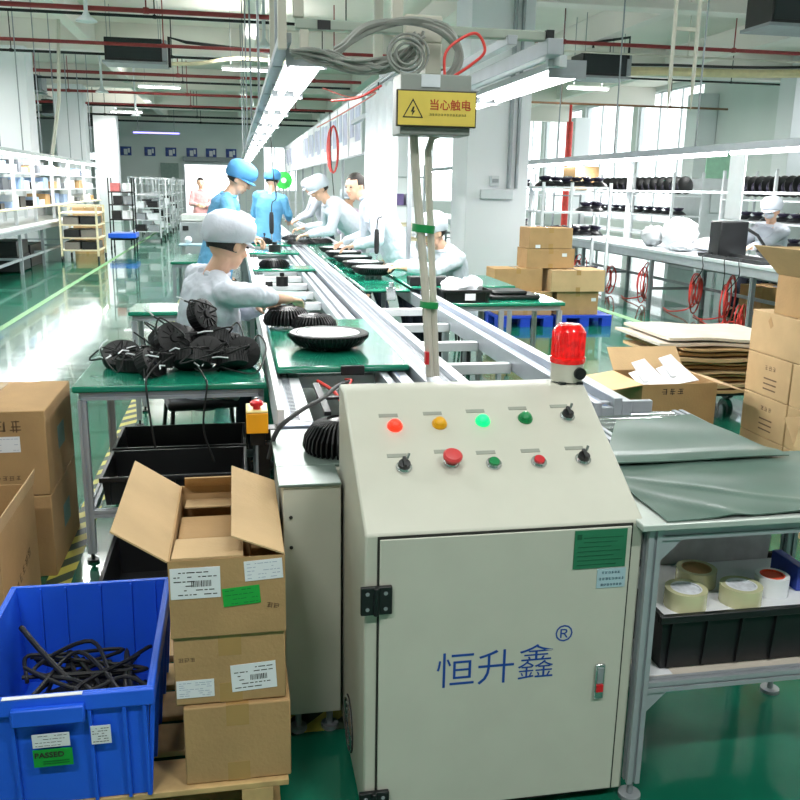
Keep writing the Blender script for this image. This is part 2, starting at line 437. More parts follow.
# ------------------------------------------------------------------ pipes and ceiling services
def pipe_x(y, z, x0, x1, r, m, label, hangers=True, slope=0):
    t = thing('ceiling_pipe', label, 'pipe', ((x0+x1)/2, y, z))
    r *= .8; build('pipe', MB().cone((x0, y, z), (x1, y, z+slope), r, n=10), m, t)
    x = x0+1.1
    while x < x1 and hangers:
        build('hanger_rod', MB().cone((x, y, z+r*.5), (x, y, ZC-.01 if abs((x-.45)) > .2 else 4.72), .012, n=6).cone((x, y, z-r*1.1), (x, y, z+r*1.2), r*1.25, n=10), m, t)
        x += 3.45
    return t
pipe_x(15.6, 4.30, -9.3, .75, .05, RED, 'thick red sprinkler pipe, nearest one crossing the upper left of the ceiling')
pipe_x(19.3, 4.30, -9.3, 3.4, .045, RED, 'red sprinkler pipe crossing behind the black air unit near the ceiling')
pipe_x(24.1, 4.28, -9.3, 3.4, .05, RED, 'red sprinkler pipe third from the front on the left of the ceiling')
pipe_x(28.8, 4.26, -9.3, 3.4, .05, RED, 'red sprinkler pipe fourth from the front on the left of the ceiling')
pipe_x(33.5, 4.25, -9.3, 3.4, .05, BLACKM, 'dark ceiling pipe second from the far wall on the left')
pipe_x(40.5, 4.2, -9.3, 8, .05, BLACKM, 'dark ceiling pipe nearest the far end wall')
pipe_x(16.4, 4.28, 5.0, 14.9, .045, RED, 'red sprinkler pipe crossing the upper right of the ceiling above the hanging ladder frame')
pipe_x(25.6, 4.1, 5.0, 14.9, .04, mat('brown_pipe', (134, 96, 70), .5), 'thin brown pipe low under the ceiling at the right, near the bright windows')
t = thing('refrigerant_pipe', 'pale yellow insulated pipe with a dark line curving across the upper right', 'pipe', (9, 19, 4.1))
pts = bez([(8.3, 18.9, 4.15), (9.5, 19, 4.2), (11.2, 19.2, 4.25), (12.8, 19.1, 4.3), (13.6, 18.2, 4.3), (14.9, 16.9, 4.2)], 30)
build('insulated_pipe', MB().tube(pts, .09, 8), mat('pale_yellow_lagging', (228, 216, 170), .7), t)
build('dark_pipe', MB().tube([p+V((0, -.04, .13)) for p in pts], .03, 6), BLACKM, t)
t = thing('refrigerant_pipe', 'black pipe rising from the black air unit at upper left then running right', 'pipe', (-1.1, 19.8, 4.4))
build('dark_pipe', MB().tube([(-1.25, 20.2, 4.0), (-1.25, 20.2, 4.6), (-.9, 20.2, 4.52), (1.5, 20.2, 4.35), (3.6, 20.2, 4.2)], .035, 8), BLACKM, t)
build('insulated_pipe', MB().tube(bez([(-1.2, 20, 4.05), (-.6, 20.1, 4.1), (.2, 20.2, 4.25), (1.6, 20.2, 4.2), (3.6, 20.2, 4.15)], 16), .04, 8), BEIGE, t)
t = thing('refrigerant_pipe', 'black bent pipe leaving the top of the right-hand air unit by the pillar', 'pipe', (8.3, 18.6, 4.4))
build('dark_pipe', MB().tube([(7.5, 18.4, 4.52), (7.5, 18.4, 4.62), (8.35, 18.5, 4.78), (8.35, 18.5, 4.35)], .03, 8), BLACKM, t)
one('sprinkler_drop', MB().cone((11.9, 30.9, 2.2), (11.9, 30.9, 4.0), .12, n=10).cone((11.9, 30.9, 0), (11.9, 30.9, 2.2), .12, n=10).cone((11.9, 30.9, 4), (11.9, 30.9, 5.2), .05), REDH, 'vertical bright red pipe standing against the bright right windows', 'pipe')
one('wall_fan', MB().sphere((13.4, 19.4, 4.2), .16).cone((13.4, 19.4, 4.3), (13.4, 19.4, 4.7), .04).cone((13.25, 19.3, 4.12), (13.1, 19.2, 4.1), .16), WMET, 'small grey camera dome hanging under the ceiling at the far upper right', 'camera')
# fan coil units
def fan_coil(x, y, z, w, d, h, label, rz=0):
    t = thing('air_unit', label, 'air conditioner', (0, 0, 0), 'black fan coil units under the ceiling')
    build('housing', MB().box(-w/2, w/2, -d/2, d/2, 0, h), BLACK, t, .01)
    build('return_grille', MB().box(-w/2+.04, w/2-.04, -d/2-.012, -d/2, .05, h-.04), mat('black_grille', (30, 40, 42), .6), t)
    build('drain_tray', MB().box(-w/2-.05, w/2+.1, -d/2-.04, d/2+.04, -.05, -.003), GREYM, t)
    build('end_plate', MB().box(w/2+.002, w/2+.1, -d/2, d/2, .02, h-.02), GREYM, t)
    rods = MB()
    for a in (-1, 1):
        for b in (-1, 1): rods.cone((a*(w/2-.06), b*(d/2-.06), h), (a*(w/2-.06), b*(d/2-.06), ZC-z-.005), .008, n=6)
    build('hanging_rods', rods, GREYM, t)
    t.location = (x, y, z); t.rotation_euler = (0, 0, rz)
    return t
fan_coil(-1.95, 20.2, 4.06, 1.15, .7, .45, 'black fan coil unit hanging under the ceiling at upper left')
fan_coil(7.85, 18.9, 4.0, 1.0, .7, .45, 'black fan coil unit hanging right of the big pillar')
fan_coil(8.5, 12.8, 4.05, 1.4, .7, .5, 'black fan coil unit cut by the upper right corner of the picture')
fan_coil(-6.0, 27.6, 4.1, 1.4, .7, .42, 'black fan coil unit at the far left edge above the left column')
fan_coil(-6.3, 36.4, 4.1, 1.3, .7, .5, 'small distant black fan coil unit, nearer one of the pair at left')
fan_coil(-5.9, 43.9, 4.1, 1.3, .7, .5, 'small distant black fan coil unit close to the far wall')
# ceiling lamps
def lamp(x, y, z, label, l=1.2):
    t = thing('ceiling_lamp', label, 'lamp', (0, 0, 0), 'fluorescent lamps hanging under the ceiling')
    build('housing', MB().prism([(-.09, .0), (.09, .0), (.04, .06), (-.04, .06)], lambda p: (-l/2, p[0], p[1]), lambda p: (l/2, p[0], p[1])), WMET, t)
    build('lit_tube', MB().cone((-l/2+.03, -.04, -.02), (l/2-.03, -.04, -.02), .018, n=8).cone((-l/2+.03, .04, -.02), (l/2-.03, .04, -.02), .018, n=8), TUBE, t)
    build('hanging_rods', MB().cone((-l/3, 0, .06), (-l/3, 0, ZC-z-.005), .006, n=6).cone((l/3, 0, .06), (l/3, 0, ZC-z-.005), .006, n=6), GREYM, t)
    t.location = (x, y, z)
    return t
lamp(.42, 19.95, 4.0, 'lit fluorescent lamp under the ceiling left of the main line lights')
for i, (x, y) in enumerate([(-6, 12.6), (-2.2, 12.6), (11, 12.6), (-1.5, 4.5), (3.6, 3.6), (3.5, 9.5), (7.5, 5.2), (9.5, 23.5), (-7.6, 20), (1.2, 33.5), (-2, 27.2), (8.5, 33), (-4, 37), (5.8, 42), (-1.2, -.6), (2.2, -.6), (.6, 2.0), (-6, 2), (7, 0)]):  # unseen fixtures around the viewer are added to fill the foreground
    lamp(x, y, 4.3, ['lit fluorescent lamp under the ceiling, %s' % s for s in (
        'out at the left above the racks', 'above the left aisle', 'above the right hand racks', 'over the front left boxes', 'over the control cabinet aisle', 'over the stacked boxes by the pillar',
        'over the carton stack at right', 'near the bright right windows', 'beside the left wall', 'far down the hall', 'over the far left aisle', 'deep in the hall at right', 'deep in the hall over the left trolleys', 'close to the far wall at right', 'added fill behind and left of the viewer', 'added fill behind and right of the viewer', 'added fill just in front of the viewer', 'at the near left', 'at the near right')][i])
def pendant(x, y, z, label):
    t = thing('pendant_lamp', label, 'lamp', (x, y, z), 'small white bell lamps under the ceiling')
    build('shade', MB().lathe([(.16, 0), (.14, .03), (.06, .09), (.035, .14)], (x, y, z), 16), WMET, t)
    build('stem', MB().cone((x, y, z+.14), (x, y, ZC-.01), .03, n=8), WMET, t)
pendant(-3.1, 23.5, 3.75, 'small white bell lamp hanging below the pipes right of the white tube')
pendant(-2.9, 29.3, 3.62, 'smaller white bell lamp hanging further back above the left aisle')
pendant(-2.1, 14.7, 3.95, 'white bell lamp nearest the upper left corner')
pendant(.6, 16.4, 3.95, 'white bell lamp hanging beside the black pipe near the main line')
for (y, z, x0, x1, r, m, lab) in ((17.3, 4.5, -9.3, 3.4, .028, BLACKM, 'thin black conduit between the two nearest red pipes'), (21.8, 4.42, -9.3, 3.4, .03, BLACKM, 'thin black conduit behind the upper left air unit'),
        (26.4, 4.36, -9.3, 3.4, .03, BLACKM, 'thin dark conduit crossing above the left columns'), (31.0, 4.1, -9.3, 3.4, .035, RED, 'thin distant red pipe below the dark ones'), (36.5, 4.15, -9.3, 3.4, .04, BLACKM, 'dark distant conduit over the far trolleys'),
        (18.2, 4.4, 5, 14.9, .022, PVC, 'thin pale conduit crossing at the upper right'), (22.3, 4.45, 5, 14.9, .025, BLACKM, 'thin dark conduit near the right windows')):
    pipe_x(y, z, x0, x1, r*1.25, m, lab)
t = thing('ceiling_lamp', 'violet tinted tube lamp far back under the ceiling above the blue signs', 'lamp', (-3.1, 40, 3.7))
build('lit_tube', MB().cone((-4.1, 40, 3.7), (-2.2, 40, 3.7), .035, n=8), mat('violet_tube', (150, 140, 255), .4, emit=2.5, var=0), t)
build('hanging_rod', MB().cone((-3.9, 40, 3.73), (-3.9, 40, 5.249), .012, n=6).cone((-2.4, 40, 3.73), (-2.4, 40, 5.249), .012, n=6), GREYM, t)
# hanging rods and ladder frames
def rod(x, y, z0, label, r=.012, m=None):
    return one('hanging_rod', MB().cone((x, y, z0), (x, y, ZC-.003), r, n=6), m or GREYM, label, 'rod', (x, y, z0), 'thin hanging rods')
t = thing('ladder_hanger', 'pale ladder shaped hanger with a cross rung at upper right', 'hanger', (3.12, 6.0, 2.17))
for xx in (3.03, 3.205): build('upright', MB().cone((xx, 6, 2.36), (xx, 6, 5.24), .014, n=6).cone((xx, 6.0, 2.17), (xx, 6.0, 2.3605), .003, .014, 6), PVC, t)
build('rung', MB().box(3.045, 3.19, 5.99, 6.01, 2.69, 2.715), PVC, t)
one('white_drop_tube', MB().tube([(-3.55, 19.1, 2.12), (-3.38, 19.3, 3.2), (-3.3, 19.4, 4.7), (-3.3, 19.4, 5.24)], .035, 8), PVC, 'white plastic tube dropping from the ceiling to the left light strip', 'tube')
one('white_drop_tube', MB().box(.30, .37, 7.0, 7.06, 2.38, 5.24), PVC, 'white cable trunking dropping from the ceiling beside the near line light', 'tube', bevel=.004)
one('white_drop_tube', MB().box(1.15, 1.22, 7.4, 7.46, 2.62, 5.24), PVC, 'white cable trunking dropping above the grey control box', 'tube', bevel=.004)
for i in range(7):
    rod(-3.9, 16.5+i*1.7, 2.1505, 'thin grey rod holding up the left light strip')
for i in range(6):
    rod(.26, 5.2+i*3.4, 2.3005, 'thin grey rod holding up the main line light row')
for i in range(6):
    rod(6.1, 8.6+i*2.6, 2.2005, 'thin grey rod holding up the right line light strip')
# ------------------------------------------------------------------ control cabinet
cab = thing('control_cabinet', 'cream sloped-front control cabinet with two rows of buttons and blue lettering on its door', 'cabinet', (.637, 2.15, 0))
X0, X1 = .284, .992
prof = [(1.9, .025), (1.9, .80), (2.33, 1.05), (2.43, 1.05), (2.43, .025)]
build('body', MB().prism(prof, lambda p: (X0, p[0], p[1]), lambda p: (X1, p[0], p[1])), CREAM, cab, .006)
build('plinth', MB().box(X0+.03, X1-.03, 1.93, 2.4, 0, .025), DARKGAP, cab)
build('door_gap', MB().box(.314, .962, 1.8975, 1.8999, .03, .796), DARKGAP, cab)
door = build('door', MB().box(.319, .957, 1.892, 1.8974, .035, .790), CREAM2, cab, .002)
for z in (.64, .075):
    h = build('hinge', MB().box(.272, .348, 1.878, 1.8905, z-.036, z+.036).cone((.309, 1.876, z-.036), (.309, 1.876, z+.036), .007, n=10), BLACK, cab, .002)
    s = MB()
    for a in (.288, .332):
        for b in (-.02, .02): s.cone((a, 1.8785, z+b), (a, 1.8765, z+b), .005, n=8)
    build('screw', s, GREYM, h)
lt = build('door_latch', MB().box(.886, .912, 1.884, 1.8915, .315, .415), CHROME, cab, .003, label='chrome flush latch')
build('latch_button', MB().box(.890, .908, 1.880, 1.8838, .338, .358), REDB, lt)
build('latch_lever', MB().box(.891, .907, 1.881, 1.8838, .362, .408), GREYM, lt, .002)
for ch, x, s, dz in (('恒', .462, .105, 0), ('升', .567, .105, 0), ('鑫', .672, .105, .004)):
    text('door_lettering', ch, (x, 1.8915, .392+dz), (1, 0, 0), (0, 0, 1), s, mat('lettering_blue', (28, 72, 156), .5, var=.02), cab, .0004, bold=-.0006)
text('registered_mark', '®', (.772, 1.8915, .487), (1, 0, 0), (0, 0, 1), .062, MATS['lettering_blue'], cab, .0004)
st = build('rating_plate', MB().box(.806, .944, 1.8895, 1.8917, .684, .790-.004), DGREEN, cab, label='green plate with rows of fine print')
pm = MB()
for i in range(7): pm.box(.83 if i < 2 else .815, .935-(i*37 % 5)*.008, 1.8888, 1.8893, .765-.012*i, .7665-.012*i)
pm.box(.812, .824, 1.8885, 1.8893, .763, .776)
build('printed_text', pm, mat('plate_print', (24, 84, 56), .5), st)
st = build('production_sticker', MB().box(.872, .948, 1.890, 1.8917, .628, .680), LBLUE, cab)
glyphs('printed_text', 8, (.877, 1.8897, .649), (1, 0, 0), (0, 0, 1), .0082, mat('sticker_print', (40, 84, 104), .5), st, 1)
glyphs('printed_text', 6, (.884, 1.8897, .666), (1, 0, 0), (0, 0, 1), .008, MATS['sticker_print'], st, 2)
glyphs('printed_text', 7, (.882, 1.8897, .633), (1, 0, 0), (0, 0, 1), .008, MATS['sticker_print'], st, 3)
# buttons on the slope
sy, sz = .43, .25; SL = hypot(sy, sz)
U = V((1, 0, 0)); W = V((0, sy, sz))/SL; N = V((0, -sz, sy))/SL
def onslope(x, t): return V((x, 1.9, .80))+W*(t*SL)
GLR = mat('lit_red_lens', (255, 46, 24), .3, emit=1.3, var=0); GLG = mat('lit_green_lens', (10, 214, 118), .3, emit=1.0, var=0)
LY = mat('yellow_lens', (232, 170, 10), .3); LG = mat('green_lens', (10, 130, 70), .3)
def button(kind, x, t, m, label):
    c = onslope(x, t)
    b = build(kind, MB().cone(c, c+N*.005, .0205, n=24).cone(c+N*.005, c+N*.010, .0195, .017, n=24), CHROME if kind != 'indicator_lamp' else m, cab, label=label)
    if kind == 'indicator_lamp': build('lens', MB().lathe([(.016, .009), (.016, .014), (.012, .019), (.004, .021)], c, 20, Matrix((U, W, N)).transposed()), m, b)
    elif kind == 'selector_switch':
        build('knob', MB().cone(c+N*.0095, c+N*.018, .0155, n=20).cbox(c+N*.022, (.008, .03, .011), (atan2(sz, sy), 0, 0)), BLACK, b)
        build('key', MB().cone(c+N*.02+W*.012+U*.008, c+N*.03+W*.022+U*.014, .0035, n=8), CHROME, b)
    elif kind == 'emergency_stop': build('mushroom_head', MB().lathe([(.012, .009), (.013, .022), (.025, .024), (.0255, .031), (.020, .036), (.005, .037)], c, 24, Matrix((U, W, N)).transposed()), mat('red_mushroom', (202, 62, 62), .35), b)
    else: build('cap', MB().cone(c+N*.0095, c+N*.015, .0145, .0135, n=20), m, b)
    p = onslope(x-.012, t+.085)
    hp = (.052/2)
    q = p-U*hp; build('name_plate', MB().slab(q-W*.006, q-W*.006+U*.052, q+W*.006+U*.052, q+W*.006, .0012), mat('name_plate_metal', (146, 150, 138), .5), cab)
button('indicator_lamp', .408, .716, GLR, 'lit red indicator, leftmost of the upper row')
button('indicator_lamp', .531, .722, LY, 'unlit yellow indicator')
button('indicator_lamp', .653, .731, GLG, 'lit green indicator')
button('indicator_lamp', .776, .742, LG, 'dark green indicator')
button('selector_switch', .899, .749, BLACK, 'black key switch at the right of the upper row')
button('selector_switch', .410, .420, BLACK, 'black key switch at the left of the lower row')
button('emergency_stop', .536, .437, REDB, 'large red mushroom button')
button('push_button', .648, .418, LG, 'green push button')
button('push_button', .771, .418, mat('red_cap', (196, 40, 48), .3), 'red push button')
button('selector_switch', .895, .424, BLACK, 'black key switch at the right of the lower row')
# fan vent on the left side
v_ = MB()
for r in (.075, .058, .041, .024): 
    v_.tube([(X0-.004, 2.17+r*cos(a*pi/12), .12+r*sin(a*pi/12)) for a in range(25)], .003, 5)
v_.box(X0-.006, X0-.001, 2.165, 2.175, .045, .195).box(X0-.006, X0-.001, 2.095, 2.245, .115, .125)
vv = build('side_vent', MB().cone((X0-.002, 2.17, .12), (X0+.0, 2.17, .12), .08, n=28), DARKGAP, cab); build('vent_grille', v_, CHROME, vv)
# warning beacon bolted to the top
bx, by = .955, 2.385
bc = build('beacon', MB().lathe([(.046, 1.056), (.047, 1.062), (.049, 1.11)], (bx, by, 0), 28), mat('beacon_grey', (206, 204, 190), .45), cab, label='warning beacon with a red lens')
build('beacon_foot', MB().box(bx-.035, bx-.018, by-.045, by-.01, 1.0505, 1.058).box(bx+.015, bx+.035, by-.045, by-.01, 1.0505, 1.058), BLACK, bc)
LENS = mat('red_lens', (226, 22, 22), .12, emit=.25, var=.25, scale=50, coat=.5)
ln = MB().lathe([(.0505, 1.11), (.0525, 1.114), (.0525, 1.126), (.0475, 1.128), (.0475, 1.2), (.045, 1.208), (.034, 1.222), (.010, 1.224)], (bx, by, 0), 28)
for i in range(28):
    a = 2*pi*i/28; ln.cone((bx+.0475*cos(a), by+.0475*sin(a), 1.13), (bx+.0475*cos(a), by+.0475*sin(a), 1.202), .0018, n=6)
build('red_lens', ln, LENS, bc)
build('beacon_horn', MB().cone((bx+.02, by-.042, 1.085), (bx+.02, by-.058, 1.085), .0175, n=20).cone((bx+.02, by-.058, 1.085), (bx+.02, by-.06, 1.085), .010, n=20), BLACK, bc)

# ------------------------------------------------------------------ conveyor head base
bb = thing('conveyor_head_box', 'cream sheet metal box under the near conveyor end, left of the control cabinet', 'machine base', (.23, 2.5, 0))
build('body', MB().box(.112, .42, 2.44, 2.85, .075, .79).box(.112, .275, 2.3, 2.44, .075, .79), CREAM, bb, .004)
build('top_plate', MB().box(.10, .275, 2.29, 2.46, .791, .799).box(.10, .42, 2.46, 2.86, .791, .799), mat('brushed_plate', (112, 128, 120), .38, .3), bb, .002)
for (x, y) in ((.15, 2.34), (.245, 2.34), (.15, 2.8), (.4, 2.8)):
    build('foot', MB().cone((x, y, 0), (x, y, .014), .026, n=14).cone((x, y, .014), (x, y, .075), .01, n=8), GREYM, bb)
sc = MB()
for z in (.70, .61): sc.cone((.134, 2.3, z), (.134, 2.296, z), .005, n=10)
build('screw', sc, DARKGAP, bb)

# ------------------------------------------------------------------ finned black lamp bodies, lamps
def heat_sink(name, label, cat, r, h, fins, group=None, loc=(0, 0, 0)):
    t = thing(name, label, cat, (0, 0, 0), group)
    build('core', MB().lathe([(r*.55, 0), (r*.62, h*.1), (r*.5, h*.85), (r*.2, h)], n=24), BLACK, t)
    f = MB()
    for i in range(fins):
        a = 2*pi*i/fins; d = V((cos(a), sin(a), 0)); s = V((-sin(a), cos(a), 0))*.0028
        pts = [(r*.35, h*.05), (r*.92, h*.0), (r, h*.18), (r*.95, h*.5), (r*.72, h*.86), (r*.35, h*1.02)]
        f.prism(pts, lambda p: d*p[0]-s+V((0, 0, p[1])), lambda p: d*p[0]+s+V((0, 0, p[1])))
    build('fins', f, BLACKM, t, smooth=False)
    t.location = loc
    return t
hs = heat_sink('heat_sink', 'black finned heat sink lying on the metal plate behind the control cabinet', 'heat sink', .115, .10, 40)
hs.location = (.305, 2.60, .80)
h2 = dup(hs, (.27, 4.72, .872), (0, 0, .3), 'black finned heat sink held by the seated worker on the green board', scale=(1.15, 1.15, .95))
h3 = dup(hs, (.40, 4.55, .872), (0, 0, 1.1), 'black finned heat sink right behind the white-faced lamp', scale=(1.05, 1.05, .8))
def ufo(label, loc=(0, 0, 0), sc=1, group='black round lamps on the right lane boards'):
    t = thing('high_bay_lamp', label, 'lamp', (0, 0, 0), group)
    build('housing', MB().lathe([(.07, .028), (.10, .032), (.15, .052), (.178, .078), (.183, .092), (.178, .098), (.150, .098), (.146, .094), (.05, .094)], n=44), BLACKM, t)
    build('diffuser', MB().lathe([(.144, .0945), (.143, .0975), (.02, .0985)], n=40), LFACE, t)
    f = MB()
    for i in range(10):
        a = 2*pi*i/10; f.cone((.06*cos(a), .06*sin(a), .0), (.065*cos(a), .065*sin(a), .034), .009, n=8)
    build('mounting_posts', f, GREYM, t)
    f = MB()
    for i in range(60):
        a = 2*pi*i/60; d = V((cos(a), sin(a), 0)); s = V((-sin(a), cos(a), 0))*.0018
        f.prism([(.10, .026), (.155, .044), (.186, .078), (.187, .094), (.175, .09)], lambda p: d*p[0]-s+V((0, 0, p[1])), lambda p: d*p[0]+s+V((0, 0, p[1])))
    build('rim_fins', f, BLACK, t, smooth=False)
    t.location = loc; t.scale = (sc, sc, sc)
    return t
L1 = ufo('black round lamp with a white face lying up on the near green board', (.425, 4.06, .835), 1.02)

# ------------------------------------------------------------------ steel table, mat, crate
def profile(mb, a, b, s=.03):
    """square aluminium section with grooves"""
    a = V(a); b = V(b); d = (b-a).normalized(); u = d.orthogonal().normalized()
    if abs(d.z) > .9: u = V((1, 0, 0))
    elif abs(d.x) > .9: u = V((0, 1, 0))
    else: u = V((1, 0, 0))
    w = d.cross(u); h = s/2; g = s*.13; e = s*.2
    poly = []
    base = [(-h, -h), (-g, -h), (-g, -h+e), (g, -h+e), (g, -h), (h, -h)]
    for k_ in range(4):
        c_, s_2 = cos(k_*pi/2), sin(k_*pi/2)
        poly += [(p[0]*c_-p[1]*s_2, p[0]*s_2+p[1]*c_) for p in base]
    poly = [p for i, p in enumerate(poly) if i == 0 or (abs(p[0]-poly[i-1][0])+abs(p[1]-poly[i-1][1])) > 1e-6]
    if abs(poly[0][0]-poly[-1][0])+abs(poly[0][1]-poly[-1][1]) < 1e-6: poly.pop()
    return mb.prism(poly, lambda p: a+u*p[0]+w*p[1], lambda p: b+u*p[0]+w*p[1])
wt = thing('packing_table', 'aluminium framed table with a lower shelf right of the control cabinet', 'table', (1.35, 2.1, 0))
TX0, TX1, TY0, TY1 = 1.0, 1.72, 1.88, 2.32
build('table_top', MB().box(TX0-.03, TX1+.02, TY0-.02, TY1+.02, .785, .803), mat('steel_top', (202, 210, 204), .35, .3), wt, .003)
for (x, y) in ((TX0+.016, TY0+.016), (TX1-.016, TY0+.016), (TX0+.016, TY1-.016), (TX1-.016, TY1-.016)):
    lg = build('leg', profile(MB(), (x, y, .05), (x, y, .785), .035), ALUM, wt)
    build('levelling_foot', MB().cone((x, y, 0), (x, y, .012), .03, n=16).cone((x, y, .012), (x, y, .05), .009, n=8), GREYM, lg)
fr = MB()
for z in (.765, .335):
    profile(fr, (TX0+.035, TY0+.016, z), (TX1-.035, TY0+.016, z)); profile(fr, (TX0+.035, TY1-.016, z), (TX1-.035, TY1-.016, z))
    profile(fr, (TX0+.016, TY0+.035, z), (TX0+.016, TY1-.035, z)); profile(fr, (TX1-.016, TY0+.035, z), (TX1-.016, TY1-.035, z))
build('rail', fr, ALUM, wt)
gus = MB()
for z0, z1 in ((.32, .26), (.75, .69)):
    for x, s in ((TX0+.034, 1), (TX1-.034, -1)):
        gus.prism([(x, z0), (x+s*.06, z0), (x, z1)], lambda p: (p[0], TY0+.006, p[1]), lambda p: (p[0], TY0+.026, p[1]))
build('gusset', gus, ALUM, wt)
build('shelf', MB().box(TX0+.032, TX1-.032, TY0+.032, TY1-.032, .33, .348), mat('board_shelf', (214, 204, 190), .6), wt)
# roller table behind it (conveyor discharge)
rt = thing('discharge_conveyor', 'short roller conveyor under the rear part of the grey green mat', 'conveyor', (1.4, 2.6, 0))
fr = MB(); profile(fr, (1.24, 2.4, .77), (1.24, 2.98, .77), .045); profile(fr, (1.65, 2.4, .77), (1.65, 2.98, .77), .045)
profile(fr, (1.262, 2.42, .765), (1.628, 2.42, .765), .04)
build('side_rail', fr, ALU, rt)
build('end_plate', MB().box(1.28, 1.55, 2.985, 3.01, .70, .83), ALUM, rt, .003)
ro = MB()
for i in range(10): ro.cone((1.262, 2.47+.055*i, .77), (1.628, 2.47+.055*i, .77), .021, n=12)
build('rollers', ro, CHROME, rt)
for (x, y) in ((1.24, 2.42), (1.65, 2.42), (1.24, 2.95), (1.65, 2.95)): build('leg', profile(MB(), (x, y, 0), (x, y, .747), .04), ALUM, rt)
def sheet_grid(x0, x1, y0, y1, zf, nx, ny, th=.003, edge=None):
    vs = []; fs = []
    for j in range(ny+1):
        for i in range(nx+1):
            u, v = i/nx, j/ny; x = x0+(x1-x0)*u; y = y0+(y1-y0)*v
            if edge: x, y = edge(u, v, x, y)
            vs.append((x, y, zf(x, y)))
    n = len(vs); vs += [(a, b, c-th) for a, b, c in vs]
    q = lambda i, j: j*(nx+1)+i
    for j in range(ny):
        for i in range(nx):
            fs.append((q(i, j), q(i+1, j), q(i+1, j+1), q(i, j+1))); fs.append((n+q(i, j), n+q(i, j+1), n+q(i+1, j+1), n+q(i+1, j)))
    for i in range(nx): fs.append((q(i, 0), n+q(i, 0), n+q(i+1, 0), q(i+1, 0))); fs.append((q(i, ny), q(i+1, ny), n+q(i+1, ny), n+q(i, ny)))
    for j in range(ny): fs.append((q(0, j), q(0, j+1), n+q(0, j+1), n+q(0, j))); fs.append((q(nx, j), n+q(nx, j), n+q(nx, j+1), q(nx, j+1)))
    return MB().add(vs, fs)
def mz(x, y):
    z = .811+.0018*sin(9*x+14*y)+.0012*sin(23*x-7*y)+.0012*sin(31*y+4*x)
    z += .006*max(0, 1-abs((x-1.0)*.9+(y-1.9)*.8-.18)/.05)*1+.004*max(0, 1-abs((x-1.0)*.6+(y-1.9)-.32)/.03)
    return z
one('rubber_mat', sheet_grid(1.0, 1.82, 1.868, 2.36, mz, 60, 40, edge=lambda u, v, x, y: (x+.03*(1-v)*(1-u)+.015*sin(7*y), y+.02*u)), GREENM,
    'creased grey green rubber mat covering the near steel table', 'mat', (1.4, 2.1, .81))
one('rubber_mat', sheet_grid(1.05, 1.655, 2.29, 2.80, lambda x, y: .822+.006*max(0, 1-abs(y-2.34)/.06)+.0016*sin(12*x+9*y)+.0016*sin(5*x+22*y), 50, 40, edge=lambda u, v, x, y: (x+.25*(1-u)*v-.05*u*v, y-.04*(1-u)*v)), GREENM,
    'smoother grey green mat on the roller conveyor, behind the creased mat', 'mat', (1.4, 2.6, .83))
def tray(mbo, x0, x1, y0, y1, z0, z1, t=.006, lip=.012, taper=.0):
    a = taper
    mbo.slab((x0+a, y0+a, z0), (x1-a, y0+a, z0), (x1-a, y1-a, z0), (x0+a, y1-a, z0), t)
    P = lambda q: q
    for (A, B, nx, ny) in (((x0, y0), (x1, y0), 0, 1), ((x1, y0), (x1, y1), -1, 0), ((x1, y1), (x0, y1), 0, -1), ((x0, y1), (x0, y0), 1, 0)):
        ib = lambda p: (x0+a if p[0] == x0 else x1-a, y0+a if p[1] == y0 else y1-a)
        a0, b0 = ib(A), ib(B)
        it = lambda p, tt: (p[0]+(tt if p[0] < (x0+x1)/2 else -tt), p[1]+(tt if p[1] < (y0+y1)/2 else -tt))
        vs = [(a0[0], a0[1], z0), (b0[0], b0[1], z0), (B[0], B[1], z1), (A[0], A[1], z1)]
        ia0, ib0, iB, iA = it(a0, t), it(b0, t), it(B, t), it(A, t)
        vs += [(ia0[0], ia0[1], z0), (ib0[0], ib0[1], z0), (iB[0], iB[1], z1), (iA[0], iA[1], z1)]
        mbo.add(vs, [(0,1,2,3), (7,6,5,4), (0,4,5,1), (1,5,6,2), (2,6,7,3), (3,7,4,0)])
    return mbo
def rim(mbo, x0, x1, y0, y1, z0, z1, w):
    return mbo.box(x0-w, x1+w, y0-w, y0+.002, z0, z1).box(x0-w, x1+w, y1-.002, y1+w, z0, z1).box(x0-w, x0+.002, y0+.002, y1-.002, z0, z1).box(x1-.002, x1+w, y0+.002, y1-.002, z0, z1)
def crate(name, label, x0, x1, y0, y1, z0, z1, m, cat='crate', ribs=5, group=None, taper=.012):
    t = thing(name, label, cat, ((x0+x1)/2, (y0+y1)/2, z0), group)
    build('body', tray(MB(), x0, x1, y0, y1, z0+.002, z1, .005, taper=taper), m, t)
    build('rim', rim(MB(), x0, x1, y0, y1, z1-.022, z1, .010), m, t, .003)
    rb = MB()
    for i in range(ribs):
        x = x0+.03+(x1-x0-.06)*i/(ribs-1)
        for (yy, sgn) in ((y0, -1), (y1, 1)):
            rb.add([(x-.004, yy-sgn*taper, z0+.006), (x+.004, yy-sgn*taper, z0+.006), (x+.004, yy+sgn*.008-sgn*taper, z0+.006), (x-.004, yy+sgn*.008-sgn*taper, z0+.006),
                    (x-.004, yy, z1-.022), (x+.004, yy, z1-.022), (x+.004, yy+sgn*.008, z1-.022), (x-.004, yy+sgn*.008, z1-.022)],
                   [(0,3,2,1), (4,5,6,7), (0,1,5,4), (1,2,6,5), (2,3,7,6), (3,0,4,7)])
    build('ribs', rb, m, t)
    return t
ct = crate('storage_crate', 'black plastic crate holding tape rolls on the lower shelf of the steel table', 1.085, 1.655, 1.93, 2.27, .349, .515, BLACK, ribs=6)
one('printed_sheet', MB().box(1.10, 1.64, 1.945, 2.255, .498, .502), PAPER, 'white sheet lying in the black crate beneath the tape rolls', 'paper', (1.4, 2.1, .5))
